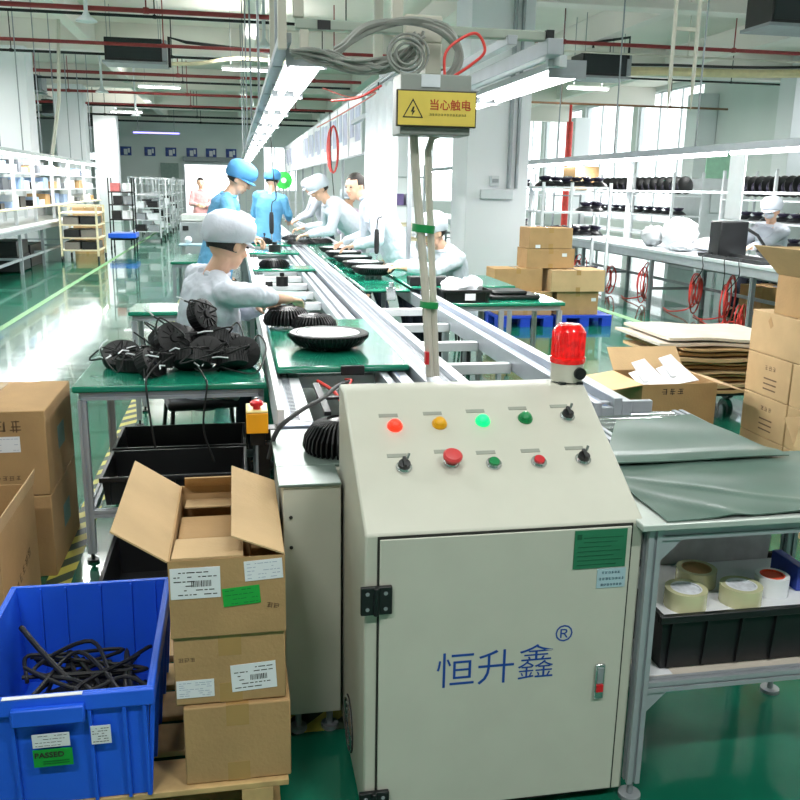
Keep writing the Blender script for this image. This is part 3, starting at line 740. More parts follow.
one('carton_sheet', MB().slab((1.24, 2.262, .478), (1.60, 2.262, .478), (1.62, 2.272, .655), (1.24, 2.272, .67), .004), mat('grey_print', (190, 186, 190), .7, var=.1, scale=20), 'grey printed sheet standing at the rear of the black crate', 'paper', (1.4, 2.27, .48))
one('printed_sheet', MB().box(1.045, 1.12, 1.915, 2.2, .3485, .3505), PAPER, 'paper sheet on the lower shelf left of the black crate', 'paper', (1.08, 2.0, .35))
def roll(x, y, r, h, label, m=None, core=None):
    m = m or CLEARTAPE; core = core or PAPER
    t = thing('tape_roll', label, 'tape', (x, y, .4745), 'tape rolls in the black crate')
    z = .5025; x += .035; r *= 1.07
    build('tape', MB().add(*ring(x, y, z, r*.74, r, h)), m, t)
    build('core', MB().add(*ring(x, y, z, r*.66, r*.74, h*1.005)), core, t)
    build('core_print', MB().cone((x, y, z+.001), (x, y, z+h*.93), r*.655, n=28), mat('core_fill', (226, 230, 236), .6, var=.12, scale=60) if core is PAPER else core, t)
    return t
def ring(x, y, z, r0, r1, h, n=32):
    vs = []
    for (r, zz) in ((r1, z), (r1, z+h), (r0, z+h), (r0, z)):
        vs += [(x+r*cos(2*pi*i/n), y+r*sin(2*pi*i/n), zz) for i in range(n)]
    fs = [(k_*n+i, k_*n+(i+1) % n, ((k_+1) % 4)*n+(i+1) % n, ((k_+1) % 4)*n+i) for k_ in range(4) for i in range(n)]
    return vs, fs
roll(1.150, 2.00, .053, .052, 'clear tape roll at the left front of the black crate')
roll(1.315, 2.00, .053, .050, 'clear tape roll in the middle front of the black crate')
roll(1.250, 2.125, .053, .048, 'clear tape roll behind the two front ones, hollow core facing up', None, CARDD)
roll(1.432, 2.035, .043, .056, 'white roll with an orange red core beside a blue block', LFACE, mat('orange_core', (244, 84, 48), .5))
one('blue_block', MB().box(1.545, 1.575, 2.03, 2.16, .5025, .575), mat('dark_blue', (40, 66, 160), .5), 'small dark blue box right of the orange-cored roll', 'box', (1.5, 2.05, .475), bevel=.003)

# ------------------------------------------------------------------ left foreground: pallet, blue bin, cartons
pal = thing('wooden_pallet', 'wooden pallet under the blue bin and carton stack', 'pallet', (-.3, 2.5, 0))
for i in range(7): build('top_board', MB().box(-.85, .10, 1.97+.165*i, 2.10+.165*i, .092, .109), WOOD, pal, .002)
for x in (-.80, -.36, .02): build('bearer', MB().box(x-.04, x+.04, 1.97, 3.08, .018, .0915), WOOD, pal, .002)
build('bottom_board', MB().box(-.85, .08, 2.0, 2.1, .0, .0175).box(-.85, .08, 2.95, 3.05, .0, .0175), WOOD, pal)
bx0, bx1, by0, by1, bz0, bz1 = -.675, -.232, 1.955, 2.56, .111, .42
bb_ = thing('blue_bin', 'large blue plastic bin with PASSED sticker holding black cables', 'bin', (-.45, 2.25, .11))
build('body', tray(MB(), bx0, bx1, by0, by1, bz0, bz1, .006, taper=.02), BLUEP, bb_)
build('rim', rim(MB(), bx0, bx1, by0, by1, bz1-.045, bz1, .012), BLUEP, bb_, .004)
rb = MB()
def fin_y(x, w, yy, s):
    rb.add([(x-w, yy-s*.02, bz0), (x+w, yy-s*.02, bz0), (x+w, yy-s*.02+s*.012, bz0), (x-w, yy-s*.02+s*.012, bz0),
            (x-w, yy, bz1-.045), (x+w, yy, bz1-.045), (x+w, yy+s*.011, bz1-.045), (x-w, yy+s*.011, bz1-.045)],
           [(0,3,2,1), (4,5,6,7), (0,1,5,4), (1,2,6,5), (2,3,7,6), (3,0,4,7)])
for x in (-.66, -.548, -.372, -.292, -.245): fin_y(x, .004, by0, -1)
for x in (-.60, -.52, -.40, -.30): fin_y(x, .004, by1, 1)
for y in (1.97, 2.12, 2.27, 2.42, 2.54):
    rb.add([(bx1-.02, y-.004, bz0), (bx1-.008, y-.004, bz0), (bx1-.008, y+.004, bz0), (bx1-.02, y+.004, bz0), (bx1, y-.004, bz1-.045), (bx1+.011, y-.004, bz1-.045), (bx1+.011, y+.004, bz1-.045), (bx1, y+.004, bz1-.045)],
           [(0,3,2,1), (4,5,6,7), (0,1,5,4), (1,2,6,5), (2,3,7,6), (3,0,4,7)])
build('ribs', rb, BLUEP, bb_)
# inner vertical ribs on the back and left walls
ir = MB()
for x in (-.60, -.53, -.43, -.34, -.27): ir.add([(x-.003, by1-.034, bz0+.01), (x+.003, by1-.034, bz0+.01), (x+.003, by1-.02, bz0+.01), (x-.003, by1-.02, bz0+.01), (x-.003, by1-.014, bz1-.005), (x+.003, by1-.014, bz1-.005), (x+.003, by1, bz1-.005), (x-.003, by1, bz1-.005)], [(0,3,2,1), (4,5,6,7), (0,1,5,4), (1,2,6,5), (2,3,7,6), (3,0,4,7)])
build('inner_ribs', ir, BLUEP, bb_)
build('front_grip', MB().box(-.545, -.380, by0-.03, by0-.012, bz1-.065, bz1-.02), BLUEP, bb_, .004)
build('rim_tape', MB().box(-.565, -.385, by0-.013, by0+.0, bz1+.0005, bz1+.002), PAPER, bb_)
tl = V((0, .02, .264)).normalized(); tl = V((0, -.02, .27)).normalized()
sticker('paper_sticker', bb_, (-.505, 1.943-.0005, .288), (1, 0, 0), tl, .085, .038, rows=4, seed=1, bars=False)
sticker('paper_sticker', bb_, (-.371, 1.943, .284), (1, 0, 0), tl, .046, .052, rows=6, seed=2, bars=False)
ps = build('passed_sticker', MB().slab((-.507, 1.948, .232), (-.417, 1.948, .232), (-.417, 1.9445, .281), (-.507, 1.9445, .281), .0015), mat('passed_green', (26, 158, 58), .5), bb_)
text('printed_text', 'PASSED', (-.504, 1.9435, .259), (1, 0, 0), tl, .0205, INK, ps, .0004, bold=.0004)
pp = MB()
for z in (.247, .241): pp.slab((-.485, 1.9445, z), (-.425, 1.9445, z), (-.425, 1.944, z+.002), (-.485, 1.944, z+.002), .0004)
build('printed_lines', pp, mat('green_ink', (18, 110, 50), .6), ps)
r_ = random.Random(4)
cab_ = MB()
for i in range(16):
    p = [(r_.uniform(-.62, -.27), r_.uniform(2.03, 2.48), .15+.009*i+r_.uniform(0, .01)) for _ in range(5)]
    cab_.tube(bez(p, 30), .0062, 6)
cab_.sphere((-.42, 2.26, .15), .12, 14, (1.35, 1.5, .75))
one('cable_bundle', cab_, BLACKR, 'tangle of black cables lying in the blue bin', 'cables', (-.42, 2.25, .12))
one('loose_cable', MB().tube(bez([(-.63, 2.42, .36), (-.56, 2.33, .33), (-.47, 2.25, .275), (-.41, 2.2, .272)], 20), .008, 8).tube(bez([(-.60, 2.3, .30), (-.52, 2.24, .29), (-.42, 2.2, .275), (-.33, 2.23, .29), (-.26, 2.2, .27)], 20), .006, 8), BLACKR, 'thick black cable end rising to the back left corner inside the blue bin', 'cable', (-.5, 2.3, .27))
# cartons
def carton(name, label, x0, x1, y0, y1, z0, z1, m=None, group=None, tape='x', seam=True, parts=True, cat='box', rz=0):
    m = m or CARD
    cx, cy = (x0+x1)/2, (y0+y1)/2
    t = thing(name, label, cat, (cx, cy, z0), group)
    build('carton', MB().box(x0, x1, y0, y1, z0+.0005, z1-.0015), m, t, .004)
    if parts:
        w = .028
        if tape == 'x': tp = MB().box(x0+.002, x1-.002, cy-w, cy+w, z1-.0014, z1-.0006).box(x0-.0008, x0, cy-w, cy+w, z1-.06, z1-.002).box(x1, x1+.0008, cy-w, cy+w, z1-.06, z1-.002)
        else: tp = MB().box(cx-w, cx+w, y0+.002, y1-.002, z1-.0014, z1-.0006).box(cx-w, cx+w, y0-.0008, y0, z1-.06, z1-.002).box(cx-w, cx+w, y0-.0008, y0, z0+.002, z0+.055)
        build('tape', tp, TAPE, t)
    if rz: t.rotation_euler = (0, 0, rz)
    return t
c3 = carton('carton', 'plain taped carton at the bottom of the stack beside the blue bin', -.158, .108, 1.985, 2.47, .110, .331, tape='y')
c2 = carton('carton', 'middle carton of the near stack with two white labels', -.176, .098, 1.995, 2.50, .332, .523, tape='y', rz=.0)
sticker('address_label', c2, (-.172, 1.9945, .354), (1, 0, 0), (0, 0, 1), .092, .048, rows=7, ink=mat('pale_ink', (170, 176, 196), .6), seed=3, bars=False)
sticker('barcode_label', c2, (-.036, 1.9945, .360), (1, .0, .05), (-.05, 0, 1), .112, .074, rows=6, seed=5)
glyphs('hand_writing', 3, (-.165, 1.9948, .452), (1, 0, 0), (0, 0, 1), .014, mat('marker_ink', (112, 88, 62), .8), c2, 7)
# open carton on top: walls, flaps
def open_carton(name, label, x0, x1, y0, y1, z0, z1, flaps, m=None, cat='box', t_=.005, inner=None, rz=0):
    m = m or CARD
    t = thing(name, label, cat, ((x0+x1)/2, (y0+y1)/2, z0))
    mb = MB().box(x0, x1, y0, y1, z0+.0005, z0+t_).box(x0, x1, y0, y0+t_, z0+t_, z1).box(x0, x1, y1-t_, y1, z0+t_, z1).box(x0, x0+t_, y0+t_, y1-t_, z0+t_, z1).box(x1-t_, x1, y0+t_, y1-t_, z0+t_, z1)
    build('carton', mb, m, t)
    for (a, b, d, ex) in flaps:   # hinge a-b, free edge offset d, ends shrink ex
        a = V(a); b = V(b); d = V(d); e = (b-a).normalized()*ex
        build('flap', MB().slab(a, b, b+d-e, a+d+e, .004), CARD2, t)
    if rz: t.rotation_euler = (0, 0, rz)
    return t
c1 = open_carton('carton', 'open carton on top of the near stack with green sticker and raised flaps', -.178, .100, 1.985, 2.53, .524, .727,
    [((-.178, 2.53, .727), (-.178, 1.985, .727), (-.125, 0, .085), 0), ((.097, 1.985, .729), (.097, 2.53, .729), (-.125, 0, .052), 0),
     ((-.17, 1.988, .728), (.0, 1.988, .728), (0, .13, -.004), .004), ((-.165, 2.528, .729), (-.0, 2.528, .729), (0, -.06, .045), .004)])
build('inner_carton', MB().box(-.168, .02, 2.20, 2.36, .60, .695), CARD, c1, .004)
build('inner_flap', MB().slab((-.165, 2.12, .66), (.0, 2.12, .66), (.0, 2.2, .69), (-.165, 2.2, .69), .004).slab((-.16, 2.41, .70), (.09, 2.41, .70), (.09, 2.5, .69), (-.16, 2.5, .69), .004), CARD2, c1)
sticker('barcode_label', c1, (-.174, 1.9845, .628), (1, 0, 0), (0, 0, 1), .118, .080, rows=6, seed=8)
sticker('address_label', c1, (.003, 1.9845, .664), (1, 0, .05), (-.05, 0, 1), .092, .052, rows=5, ink=MATS['pale_ink'], seed=9, bars=False)
sticker('green_sticker', c1, (-.050, 1.984, .600), (1, 0, .07), (-.07, 0, 1), .090, .048, GST, rows=4, ink=MATS['green_ink'], seed=10, bars=False)
glyphs('hand_writing', 2, (.052, 1.9843, .592), (1, 0, -.2), (.2, 0, 1), .016, MATS['marker_ink'], c1, 8)
# brown cardboard sheet just behind the blue bin
one('cardboard_sheet', MB().box(-.64, -.22, 2.63, 3.0, .1095, .116), CARD2, 'brown cardboard sheet on the pallet behind the blue bin', 'cardboard', (-.4, 2.8, .11))
# big cartons at the left edge
for (z0, z1, lab) in ((.0, .358, 'lower large brown carton at the left edge below its twin'), (.3585, .715, 'upper large brown carton at the left edge with a white label on its front')):
    c = carton('large_carton', lab, -1.33, -.765, 3.56, 4.12, z0, z1, tape='y', group=None)
    if z0 > .1:
        sticker('paper_label', c, (-.965, 3.5595, .545), (1, 0, 0), (0, 0, 1), .10, .065, rows=3, ink=MATS['pale_ink'], bars=False)
        glyphs('printed_text', 4, (-1.085, 3.5597, .625), (1, 0, 0), (0, 0, 1), .058, MATS['marker_ink'], c, 4)
        glyphs('printed_text', 10, (-1.12, 3.5597, .425), (1, 0, 0), (0, 0, 1), .024, MATS['marker_ink'], c, 5)
    build('side_mark', MB().box(-.7652, -.7642, 3.78, 3.92, (z0+z1)/2-.05, (z0+z1)/2+.05), mat('faded_mark', (120, 150, 140), .8), c)
fb = open_carton('open_carton', 'open carton at the lower left edge with a dark interior', -1.36, -.79, 2.86, 3.38, .0, .47,
    [((-.79, 2.86, .47), (-.79, 3.38, .47), (.01, 0, .06), .0), ((-1.36, 3.38, .47), (-1.36, 2.86, .47), (-.2, 0, .05), 0)])
glyphs('printed_text', 8, (-.7895, 2.9, .14), (0, 1, .25), (0, -.25, 1), .045, MATS['marker_ink'], fb, 6)
# ------------------------------------------------------------------ the assembly line
line = thing('assembly_line', 'long aluminium assembly line with two lanes running from the control cabinet to the far end', 'conveyor', (.8, 2.95, 0))
Y0, Y1 = 2.95, 27.5
# left rail: white guard edge and chain track
build('left_rail', MB().box(.13, .155, Y0, Y1, .70, .845).box(.155, .255, Y0, Y1, .74, .80), WPL, line, .002)
build('rail_groove', MB().box(.178, .184, Y0+.02, Y1-.02, .8005, .802).box(.205, .211, Y0+.02, Y1-.02, .8005, .802), ALUD, line)
ck = MB(); y = 2.98
while y < 3.62:
    ck.box(.184, .205, y, y+.008, .8005, .8025); y += .022
build('chain_mark', ck, ALUD, line)
# inner (lane 1 right) rail A and mid rail B
build('inner_rail', MB().box(.60, .63, 3.05, Y1, .755, .825).box(.632, .655, 3.05, Y1, .755, .80).box(.657, .71, 3.05, Y1, .755, .825), ALU, line, .003)
build('inner_rail_strip', MB().box(.666, .672, 3.06, Y1, .8255, .8265), mat('blue_grey_strip', (128, 150, 190), .4), line)
build('mid_rail', MB().box(.735, .762, 2.98, Y1, .70, .852).box(.866, .895, 2.98, Y1, .70, .852).box(.762, .866, 2.98, Y1, .70, .828), ALU, line, .003)
build('mid_rail_slot', MB().box(.775, .815, 3.0, Y1, .8285, .830).box(.832, .850, 3.0, Y1, .8285, .830), ALUD, line)
build('mid_rail_lip', MB().box(.897, .935, 3.0, Y1, .79, .832), WPL, line, .002)
dt = MB(); y = 3.05
while y < 6.5:
    dt.box(.905, .912, y, y+.012, .8322, .8330).box(.920, .927, y, y+.012, .8322, .8330); y += .03
build('rail_perforation', dt, ALUD, line)
build('right_rail', MB().box(1.30, 1.33, 2.95, Y1, .745, .835).box(1.33, 1.375, 2.95, Y1, .745, .818).box(1.375, 1.41, 2.95, Y1, .745, .852).box(1.41, 1.45, 2.95, Y1, .745, .84), ALU, line, .003)
build('right_rail_strip', MB().box(1.345, 1.362, 2.97, Y1, .8185, .8195), MATS['blue_grey_strip'], line)
# end frame of lane 1
build('end_profile', MB().box(.13, .72, 2.895, 2.945, .70, .80), mat('slate_profile', (128, 138, 156), .4, .4), line, .004)
cb = MB(); y = 3.75
ys = []
while y < Y1-.3:
    if not (12.5 < y < 13.5): ys.append(y)
    y += .62
for y in ys: cb.box(.256, .599, y, y+.05, .735, .79)
build('crossbar', cb, WPL, line, .004)
cb2 = MB()
for y in (3.35, 3.95, 4.55, 5.2, 5.9): cb2.box(.936, 1.299, y, y+.055, .735, .785)
build('crossbar', cb2, WPL, line, .004)
for y in (3.1, 5.6, 8.1, 10.6, 14.2, 17, 20, 23, 26.5):
    lg = MB(); profile(lg, (.142, y, 0), (.142, y, .70), .04); build('leg', lg, ALUM, line)
    lg = MB(); profile(lg, (.815, y, 0), (.815, y, .70), .04); build('leg', lg, ALUM, line)
    lg = MB(); profile(lg, (1.37, y, 0), (1.37, y, .745), .04); build('leg', lg, ALUM, line)
build('under_tray', MB().box(.16, .73, 3.1, 27, .50, .515).box(.90, 1.35, 3.1, 27, .42, .435), mat('grey_green_under', (96, 124, 116), .6), line)
# control box under lane end
one('terminal_box', MB().box(.33, .58, 3.0, 3.3, .516, .66), CREAM2, 'cream terminal box under the near end of the left lane', 'box', (.45, 3.15, .52), bevel=.005)
one('drive_motor', MB().box(.95, 1.2, 3.6, 3.85, .436, .60).cone((1.08, 3.86, .52), (1.08, 4.05, .52), .07, n=16), BLACKM, 'dark drive motor in the gap between the middle and right rails', 'motor', (1.07, 3.75, .44), bevel=.01)
one('dark_bracket', MB().box(.3, .325, 3.02, 3.5, .80, .815).box(.30, .40, 3.3, 3.33, .79, .80), BLACKM, 'small dark bracket between chain track and cream panel at the near line end', 'bracket', (.3, 3.2, .8))
one('sheet_metal_cover', MB().box(.40, .60, 2.96, 3.16, .70, .735), WPL, 'white panel between the rails at the near end of the left lane', 'panel', (.5, 3.0, .7), bevel=.002)
cl = thing('cable_run', 'black cable arching from the metal plate up to the near green board', 'cable', (.3, 2.9, .8))
build('cable', MB().tube(bez([(.09, 2.72, .74), (.12, 2.74, .83), (.20, 2.86, .86), (.30, 3.05, .86), (.38, 3.3, .845), (.47, 3.55, .81)], 40), .008, 8), BLACKR, cl)
one('red_wires', MB().tube(bez([(.33, 3.60, .80), (.38, 3.45, .79), (.42, 3.36, .75), (.50, 3.38, .74)], 16), .007, 6)  .tube(bez([(.45, 3.62, .80), (.46, 3.5, .82), (.42, 3.4, .80)], 12), .005, 6), REDH, 'red wires hanging below the near green board', 'wires', (.4, 3.45, .78))
# green boards on lane 1
def board(name, label, x0, x1, y0, y1, z, t=.03, r=.02, cat='board', group=None):
    return one(name, MB().box(x0, x1, y0, y1, z, z+t), GREEN, label, cat, ((x0+x1)/2, (y0+y1)/2, z), group, bevel=.012)
board('green_board', 'large green board across the near lane carrying the white-faced lamp', .158, .733, 3.62, 4.98, .803+.0245, .03)
GB = 'green boards across the left lane'
for (y0, y1, lab) in ((8.15, 8.55, 'second green board on the left lane, in front of the blue-capped worker'), (10.2, 10.7, 'third green board along the left lane, beside the hands of the blue-capped worker'), (11.6, 12.1, 'fourth green board along the left lane'), (15.2, 15.8, 'fifth green board, far down the left lane')):
    board('green_board', lab, .158, .733, y0, y1, .8275, .025, group=GB)
one('board_clip', MB().box(.43, .53, 3.596, 3.618, .822, .862), BLACK, 'black clip on the front edge of the near green board', 'clip', (.48, 3.6, .82), bevel=.003)
# components in lane 1
cp = MB(); 
one('circuit_unit', MB().box(.30, .50, 6.35, 6.46, .792, .83), mat('pale_blue_label', (186, 206, 226), .5), 'small pale blue labelled unit lying between rails in front of the seated worker', 'electronics', (.4, 6.4, .79), bevel=.003)
one('wire_loops', MB().tube([(.42+.06*cos(a*.5), 6.2+.1*sin(a*.5), .80+.0*a+.01*sin(a)) for a in range(26)], .006, 6).box(.34, .40, 6.12, 6.2, .791, .82), BLACKR, 'black wire loop next to the pale blue unit on the lane', 'wires', (.42, 6.2, .8))
one('small_fan_motor', MB().cone((.38, 7.32, .79), (.38, 7.32, .87), .05, n=16).cone((.38, 7.32, .87), (.38, 7.32, .90), .02, n=10).box(.24, .30, 7.28, 7.34, .79, .83), BLACKM, 'small black motor between the rails behind the seated worker', 'motor', (.38, 7.3, .79))
one('small_fan_motor', MB().cone((.46, 10.42, .853), (.46, 10.42, .93), .07, n=16).cone((.46, 10.42, .93), (.46, 10.42, .96), .03, n=10), BLACKM, 'black motor on the green board under the hands of the blue-capped worker', 'motor', (.46, 10.42, .853))
dk = heat_sink('heat_sink', 'black round part on the second green board', 'heat sink', .15, .08, 30); dk.location = (.36, 8.35, .853)
dup(dk, (.35, 11.85, .853), (0, 0, 0), 'black round part on the fourth green board down the left lane')
# lane 2 green surface: boards in a row
GB2 = 'green boards along the right lane'
yb = [6.45, 7.85, 9.3, 10.8, 12.4, 14.2]
for i in range(5):
    board('green_board', ['near', 'second', 'third', 'fourth', 'farthest'][i]+' green board on the right lane, %s' % ['with the small black box at its front edge', 'under the row of white-faced lamps', 'beneath the lamp the standing worker touches', 'in front of the leaning white-capped worker', 'beyond the leaning white-capped worker'][i], .94, 1.296, yb[i], yb[i+1]-.02, .833, .025, group=GB2)
board('green_ledge', 'green ledge joining the near right lane board to the row of rails', 1.3, 1.62, 6.45, 9.9, .856, .022, cat='ledge')
ups = [(1.14, 7.28, 'front white-faced lamp of the row on the right lane'), (1.13, 7.82, 'second white-faced lamp from the front on the right lane'), (1.12, 8.42, 'third white-faced lamp from the front on the right lane'), (1.10, 9.05, 'fourth white-faced lamp, nearest the standing worker'), (1.10, 9.72, 'farthest lamp of the row, under the standing worker\'s hands')]
for (x, y, lab) in ups:
    c = dup(L1, (x, y, .8585), (0, 0, random.uniform(0, 3)), lab, 'black round lamps on the right lane boards', scale=(1, 1, 1))
for (x, y, lab) in [(.86, 11.7, 'dark lamp lying on the rails in front of the leaning worker'), (1.12, 11.9, 'dark lamp on the right lane near the leaning worker'), (.84, 12.6, 'dark lamp further up the rails past the leaning worker'), (1.1, 13.2, 'most distant dark lamp on the right lane')]:
    c = dup(L1, (x, y, .8585+.09), (pi, 0, random.uniform(0, 3)), lab, 'dark lamps face down at the far lane', scale=(1, 1, .9))
one('parts_box', MB().box(1.30, 1.60, 6.50, 6.62, .8785, .945), BLACK, 'small black box on the front edge of the right lane board', 'box', (1.45, 6.55, .88), bevel=.004)
one('board_clamp', MB().box(1.10, 1.17, 6.38, 6.43, .78, .88).cone((1.135, 6.37, .88), (1.135, 6.37, .92), .02, n=10), CHROME, 'shiny clamp on the front edge of the right lane board', 'clamp', (1.13, 6.4, .8), bevel=.004)
# hanging electric screwdrivers
def screwdriver(x, y, z, top, label):
    t = thing('electric_screwdriver', label, 'screwdriver', (x, y, z), 'hanging electric screwdrivers')
    build('body', MB().lathe([(.012, .06), (.02, .075), (.024, .14), (.022, .24), (.016, .27)], (x, y, z), 14), BLACK, t)
    build('bit', MB().cone((x, y, z), (x, y, z+.06), .005, .007, 8), CHROME, t)
    build('cord', MB().tube(bez([(x, y, z+.27), (x+.01, y, z+.36), (x+.05, y, z+.42), (x+.02, y, (z+top)/2+.1), (x, y, top)], 24), .005, 6), BLACKR, t)
screwdriver(1.21, 7.55, .98, 2.45, 'black electric screwdriver hanging over the row of white-faced lamps')
screwdriver(1.13, 10.6, 1.02, 2.45, 'black electric screwdriver hanging beside the leaning white-capped worker')
screwdriver(.36, 8.75, 1.08, 2.25, 'black electric screwdriver held in front of the blue-capped worker')
# ------------------------------------------------------------------ green side tables
def side_table(name, label, x0, x1, y0, y1, z=.78, top=GREEN, legs=None, group=None, shelf=False, mid=None):
    t = thing(name, label, 'table', ((x0+x1)/2, (y0+y1)/2, 0), group)
    build('table_top', MB().box(x0, x1, y0, y1, z-.028, z), top, t, .008)
    i = .035
    for (x, y) in ((x0+i, y0+i), (x1-i, y0+i), (x0+i, y1-i), (x1-i, y1-i))+(tuple(((x0+x1)/2+mid, yy) for yy in (y0+i, y1-i)) if mid is not None else ()):
        lg = build('leg', profile(MB(), (x, y, .04), (x, y, z-.065), .035), ALUM, t)
        build('foot', MB().cone((x, y, 0), (x, y, .012), .025, n=12).cone((x, y, .012), (x, y, .04), .008, n=8), BLACK, lg)
    fr = MB()
    for zz in (z-.046,)+((.22,) if shelf else ()):
        profile(fr, (x0+i, y0+i, zz), (x1-i, y0+i, zz), .034); profile(fr, (x0+i, y1-i, zz), (x1-i, y1-i, zz), .034)
        profile(fr, (x0+i, y0+i+.02, zz), (x0+i, y1-i-.02, zz), .034); profile(fr, (x1-i, y0+i+.02, zz), (x1-i, y1-i-.02, zz), .034)
    build('frame', fr, ALUM, t)
    return t
side_table('green_table', 'green topped table at left piled with black lamp drivers', -.675, .118, 3.655, 4.52, .785, shelf=True)
side_table('green_table', 'green topped table just behind the seated worker', -.70, .05, 5.9, 6.35, .78)
side_table('green_table', 'small green table beyond the seated worker, left of the line', -.69, -.02, 9.8, 10.9, .78)
side_table('green_table', 'green topped table at right with a black tray of plastic bags', 1.50, 2.45, 6.22, 6.85, .78, mid=-.02)
side_table('green_table', 'green topped table behind the right-hand tray table', 1.95, 2.42, 7.35, 8.3, .78)
# small grey stand beyond
st_ = thing('tool_stand', 'small grey stand with white lights beyond the seated worker', 'stand', (-.45, 12.5, 0))
build('stand_top', MB().box(-.75, -.25, 12.3, 12.7, .78, .80), mat('blue_grey_top', (122, 156, 168), .5), st_, .004)
for (x, y) in ((-.7, 12.35), (-.3, 12.35), (-.7, 12.65), (-.3, 12.65)): build('leg', profile(MB(), (x, y, 0), (x, y, .78), .03), ALUM, st_)
build('stand_lamp', MB().sphere((-.62, 12.4, .86), .05, 12).sphere((-.62, 12.5, .62), .05, 12).sphere((-.45, 12.4, .62), .05, 12), LFACE, st_)
mc = thing('grey_machine', 'grey bench machine standing in front of the person in pink', 'machine', (-.62, 16.5, 0))
build('body', MB().box(-.95, -.3, 16.2, 16.9, 0, .95), GREYM, mc, .02)
build('top_panel', MB().box(-.93, -.32, 16.25, 16.8, .951, 1.08), mat('pale_grey_machine', (200, 204, 200), .5), mc, .02)
build('panel_button', MB().box(-.9, -.8, 16.19, 16.2, .8, .88), BLACK, mc)
# stool / chair of the seated worker
def chair(label, x, y, rz, seat=.46, back=True, name='work_chair', group=None):
    t = thing(name, label, 'chair', (0, 0, 0), group)
    build('seat', MB().box(-.21, .21, -.20, .20, seat-.035, seat+.02), SEAT, t, .02)
    for a in (-1, 1):
        build('leg', MB().tube([(a*.18, -.16, seat-.035), (a*.22, -.24, 0.002)], .012, 8), BLACKM, t)
        build('leg', MB().tube([(a*.18, .16, seat-.035), (a*.22, .24, 0.002)], .012, 8), BLACKM, t)
    if back: build('backrest', MB().slab((-.19, .20, seat+.18), (.19, .20, seat+.18), (.17, .26, seat+.48), (-.17, .26, seat+.48), .03), SEAT, t, .012)
    if back: build('back_frame', MB().tube([(-.15, .17, seat-.02), (-.15, .24, seat+.1), (-.15, .23, seat+.3)], .011, 8).tube([(.15, .17, seat-.02), (.15, .24, seat+.1), (.15, .23, seat+.3)], .011, 8), BLACKM, t)
    t.location = (x, y, 0); t.rotation_euler = (0, 0, rz)
    return t
chair('black stool under the seated worker at the left lane', -.2, 4.86, radians(10), .45, False, 'work_stool')
chair('black office chair behind the right-hand worker', 2.05, 8.75, radians(-10), .5)
for (y0, y1, lab) in ((3.72, 4.12, 'front black crate under the green driver table'), (4.16, 4.56, 'rear black crate under the green driver table')):
    crate('storage_crate', lab, -.59, .02, y0, y1-.01, .238, .37, BLACK, ribs=5, group='black crates under the green table')
crate('storage_crate', 'wide black crate on the floor in front of the green driver table', -.52, .02, 3.08, 3.55, .0, .17, BLACK, ribs=5)
# emergency stop box
es = thing('emergency_stop_box', 'orange emergency stop box with a red mushroom button on a black bracket', 'stop button', (.07, 2.9, .78))
build('housing', MB().box(.022, .094, 2.83, 2.95, .795, .865), ORANGE, es, .003)
build('cover', MB().box(.022, .094, 2.83, 2.95, .8655, .872), mat('pale_yellow_cover', (246, 226, 150), .4), es, .003)
build('mushroom_head', MB().lathe([(.012, .872), (.012, .884), (.022, .886), (.023, .896), (.014, .902)], (.058, 2.865, 0), 20), REDB, es)
build('key_plate', MB().box(.042, .075, 2.895, 2.935, .8725, .876).cone((.058, 2.915, .876), (.058, 2.915, .90), .008, n=10), CHROME, es)
build('bracket', MB().box(.035, .085, 2.86, 2.92, .745, .7945).box(.06, .10, 2.87, 2.90, .55, .745).box(.085, .1295, 2.9, 2.965, .75, .79), BLACKM, es, .003)
# pile of drivers with leads on table 1
def driver(r, h, seed):
    t = thing('lamp_driver', 'x', 'lamp driver', (0, 0, 0), 'black round lamp drivers piled on the green table')
    b = MB().lathe([(r*.9, 0), (r, .004), (r, h-.004), (r*.86, h)], n=24)
    for i in range(30):
        a = 2*pi*i/30; b.cone((r*cos(a), r*sin(a), .006), (r*cos(a), r*sin(a), h-.006), .0022, n=5)
    for i in range(12):
        a = 2*pi*i/12; b.cbox((r*.6*cos(a), r*.6*sin(a), h+.002), (r*.45, .004, .006), (0, 0, a))
    b.cone((0, 0, h), (0, 0, h+.012), r*.3, r*.26, 16)
    build('case', b, mat('driver_black', (14, 14, 16), .5, var=.15), t)
    R_ = random.Random(seed); p = [(0, 0, h), (.02, .02, h+.04)]
    for i in range(4): p.append((R_.uniform(-.13, .13), R_.uniform(-.13, .08), R_.uniform(.0, .04)+h*.4))
    build('lead', MB().tube(bez(p, 36), .0042, 6), BLACKR, t)
    e = V(p[-1]); d = (V(p[-1])-V(p[-2])).normalized()
    build('bare_wire', MB().tube([e, e+d*.03+V((0, 0, .01)), e+d*.06+V((.01, 0, 0))], .0035, 6), PAPER, t)
    return t
d0 = driver(.075, .06, 1); d1 = driver(.066, .07, 2); d2 = driver(.085, .055, 3)
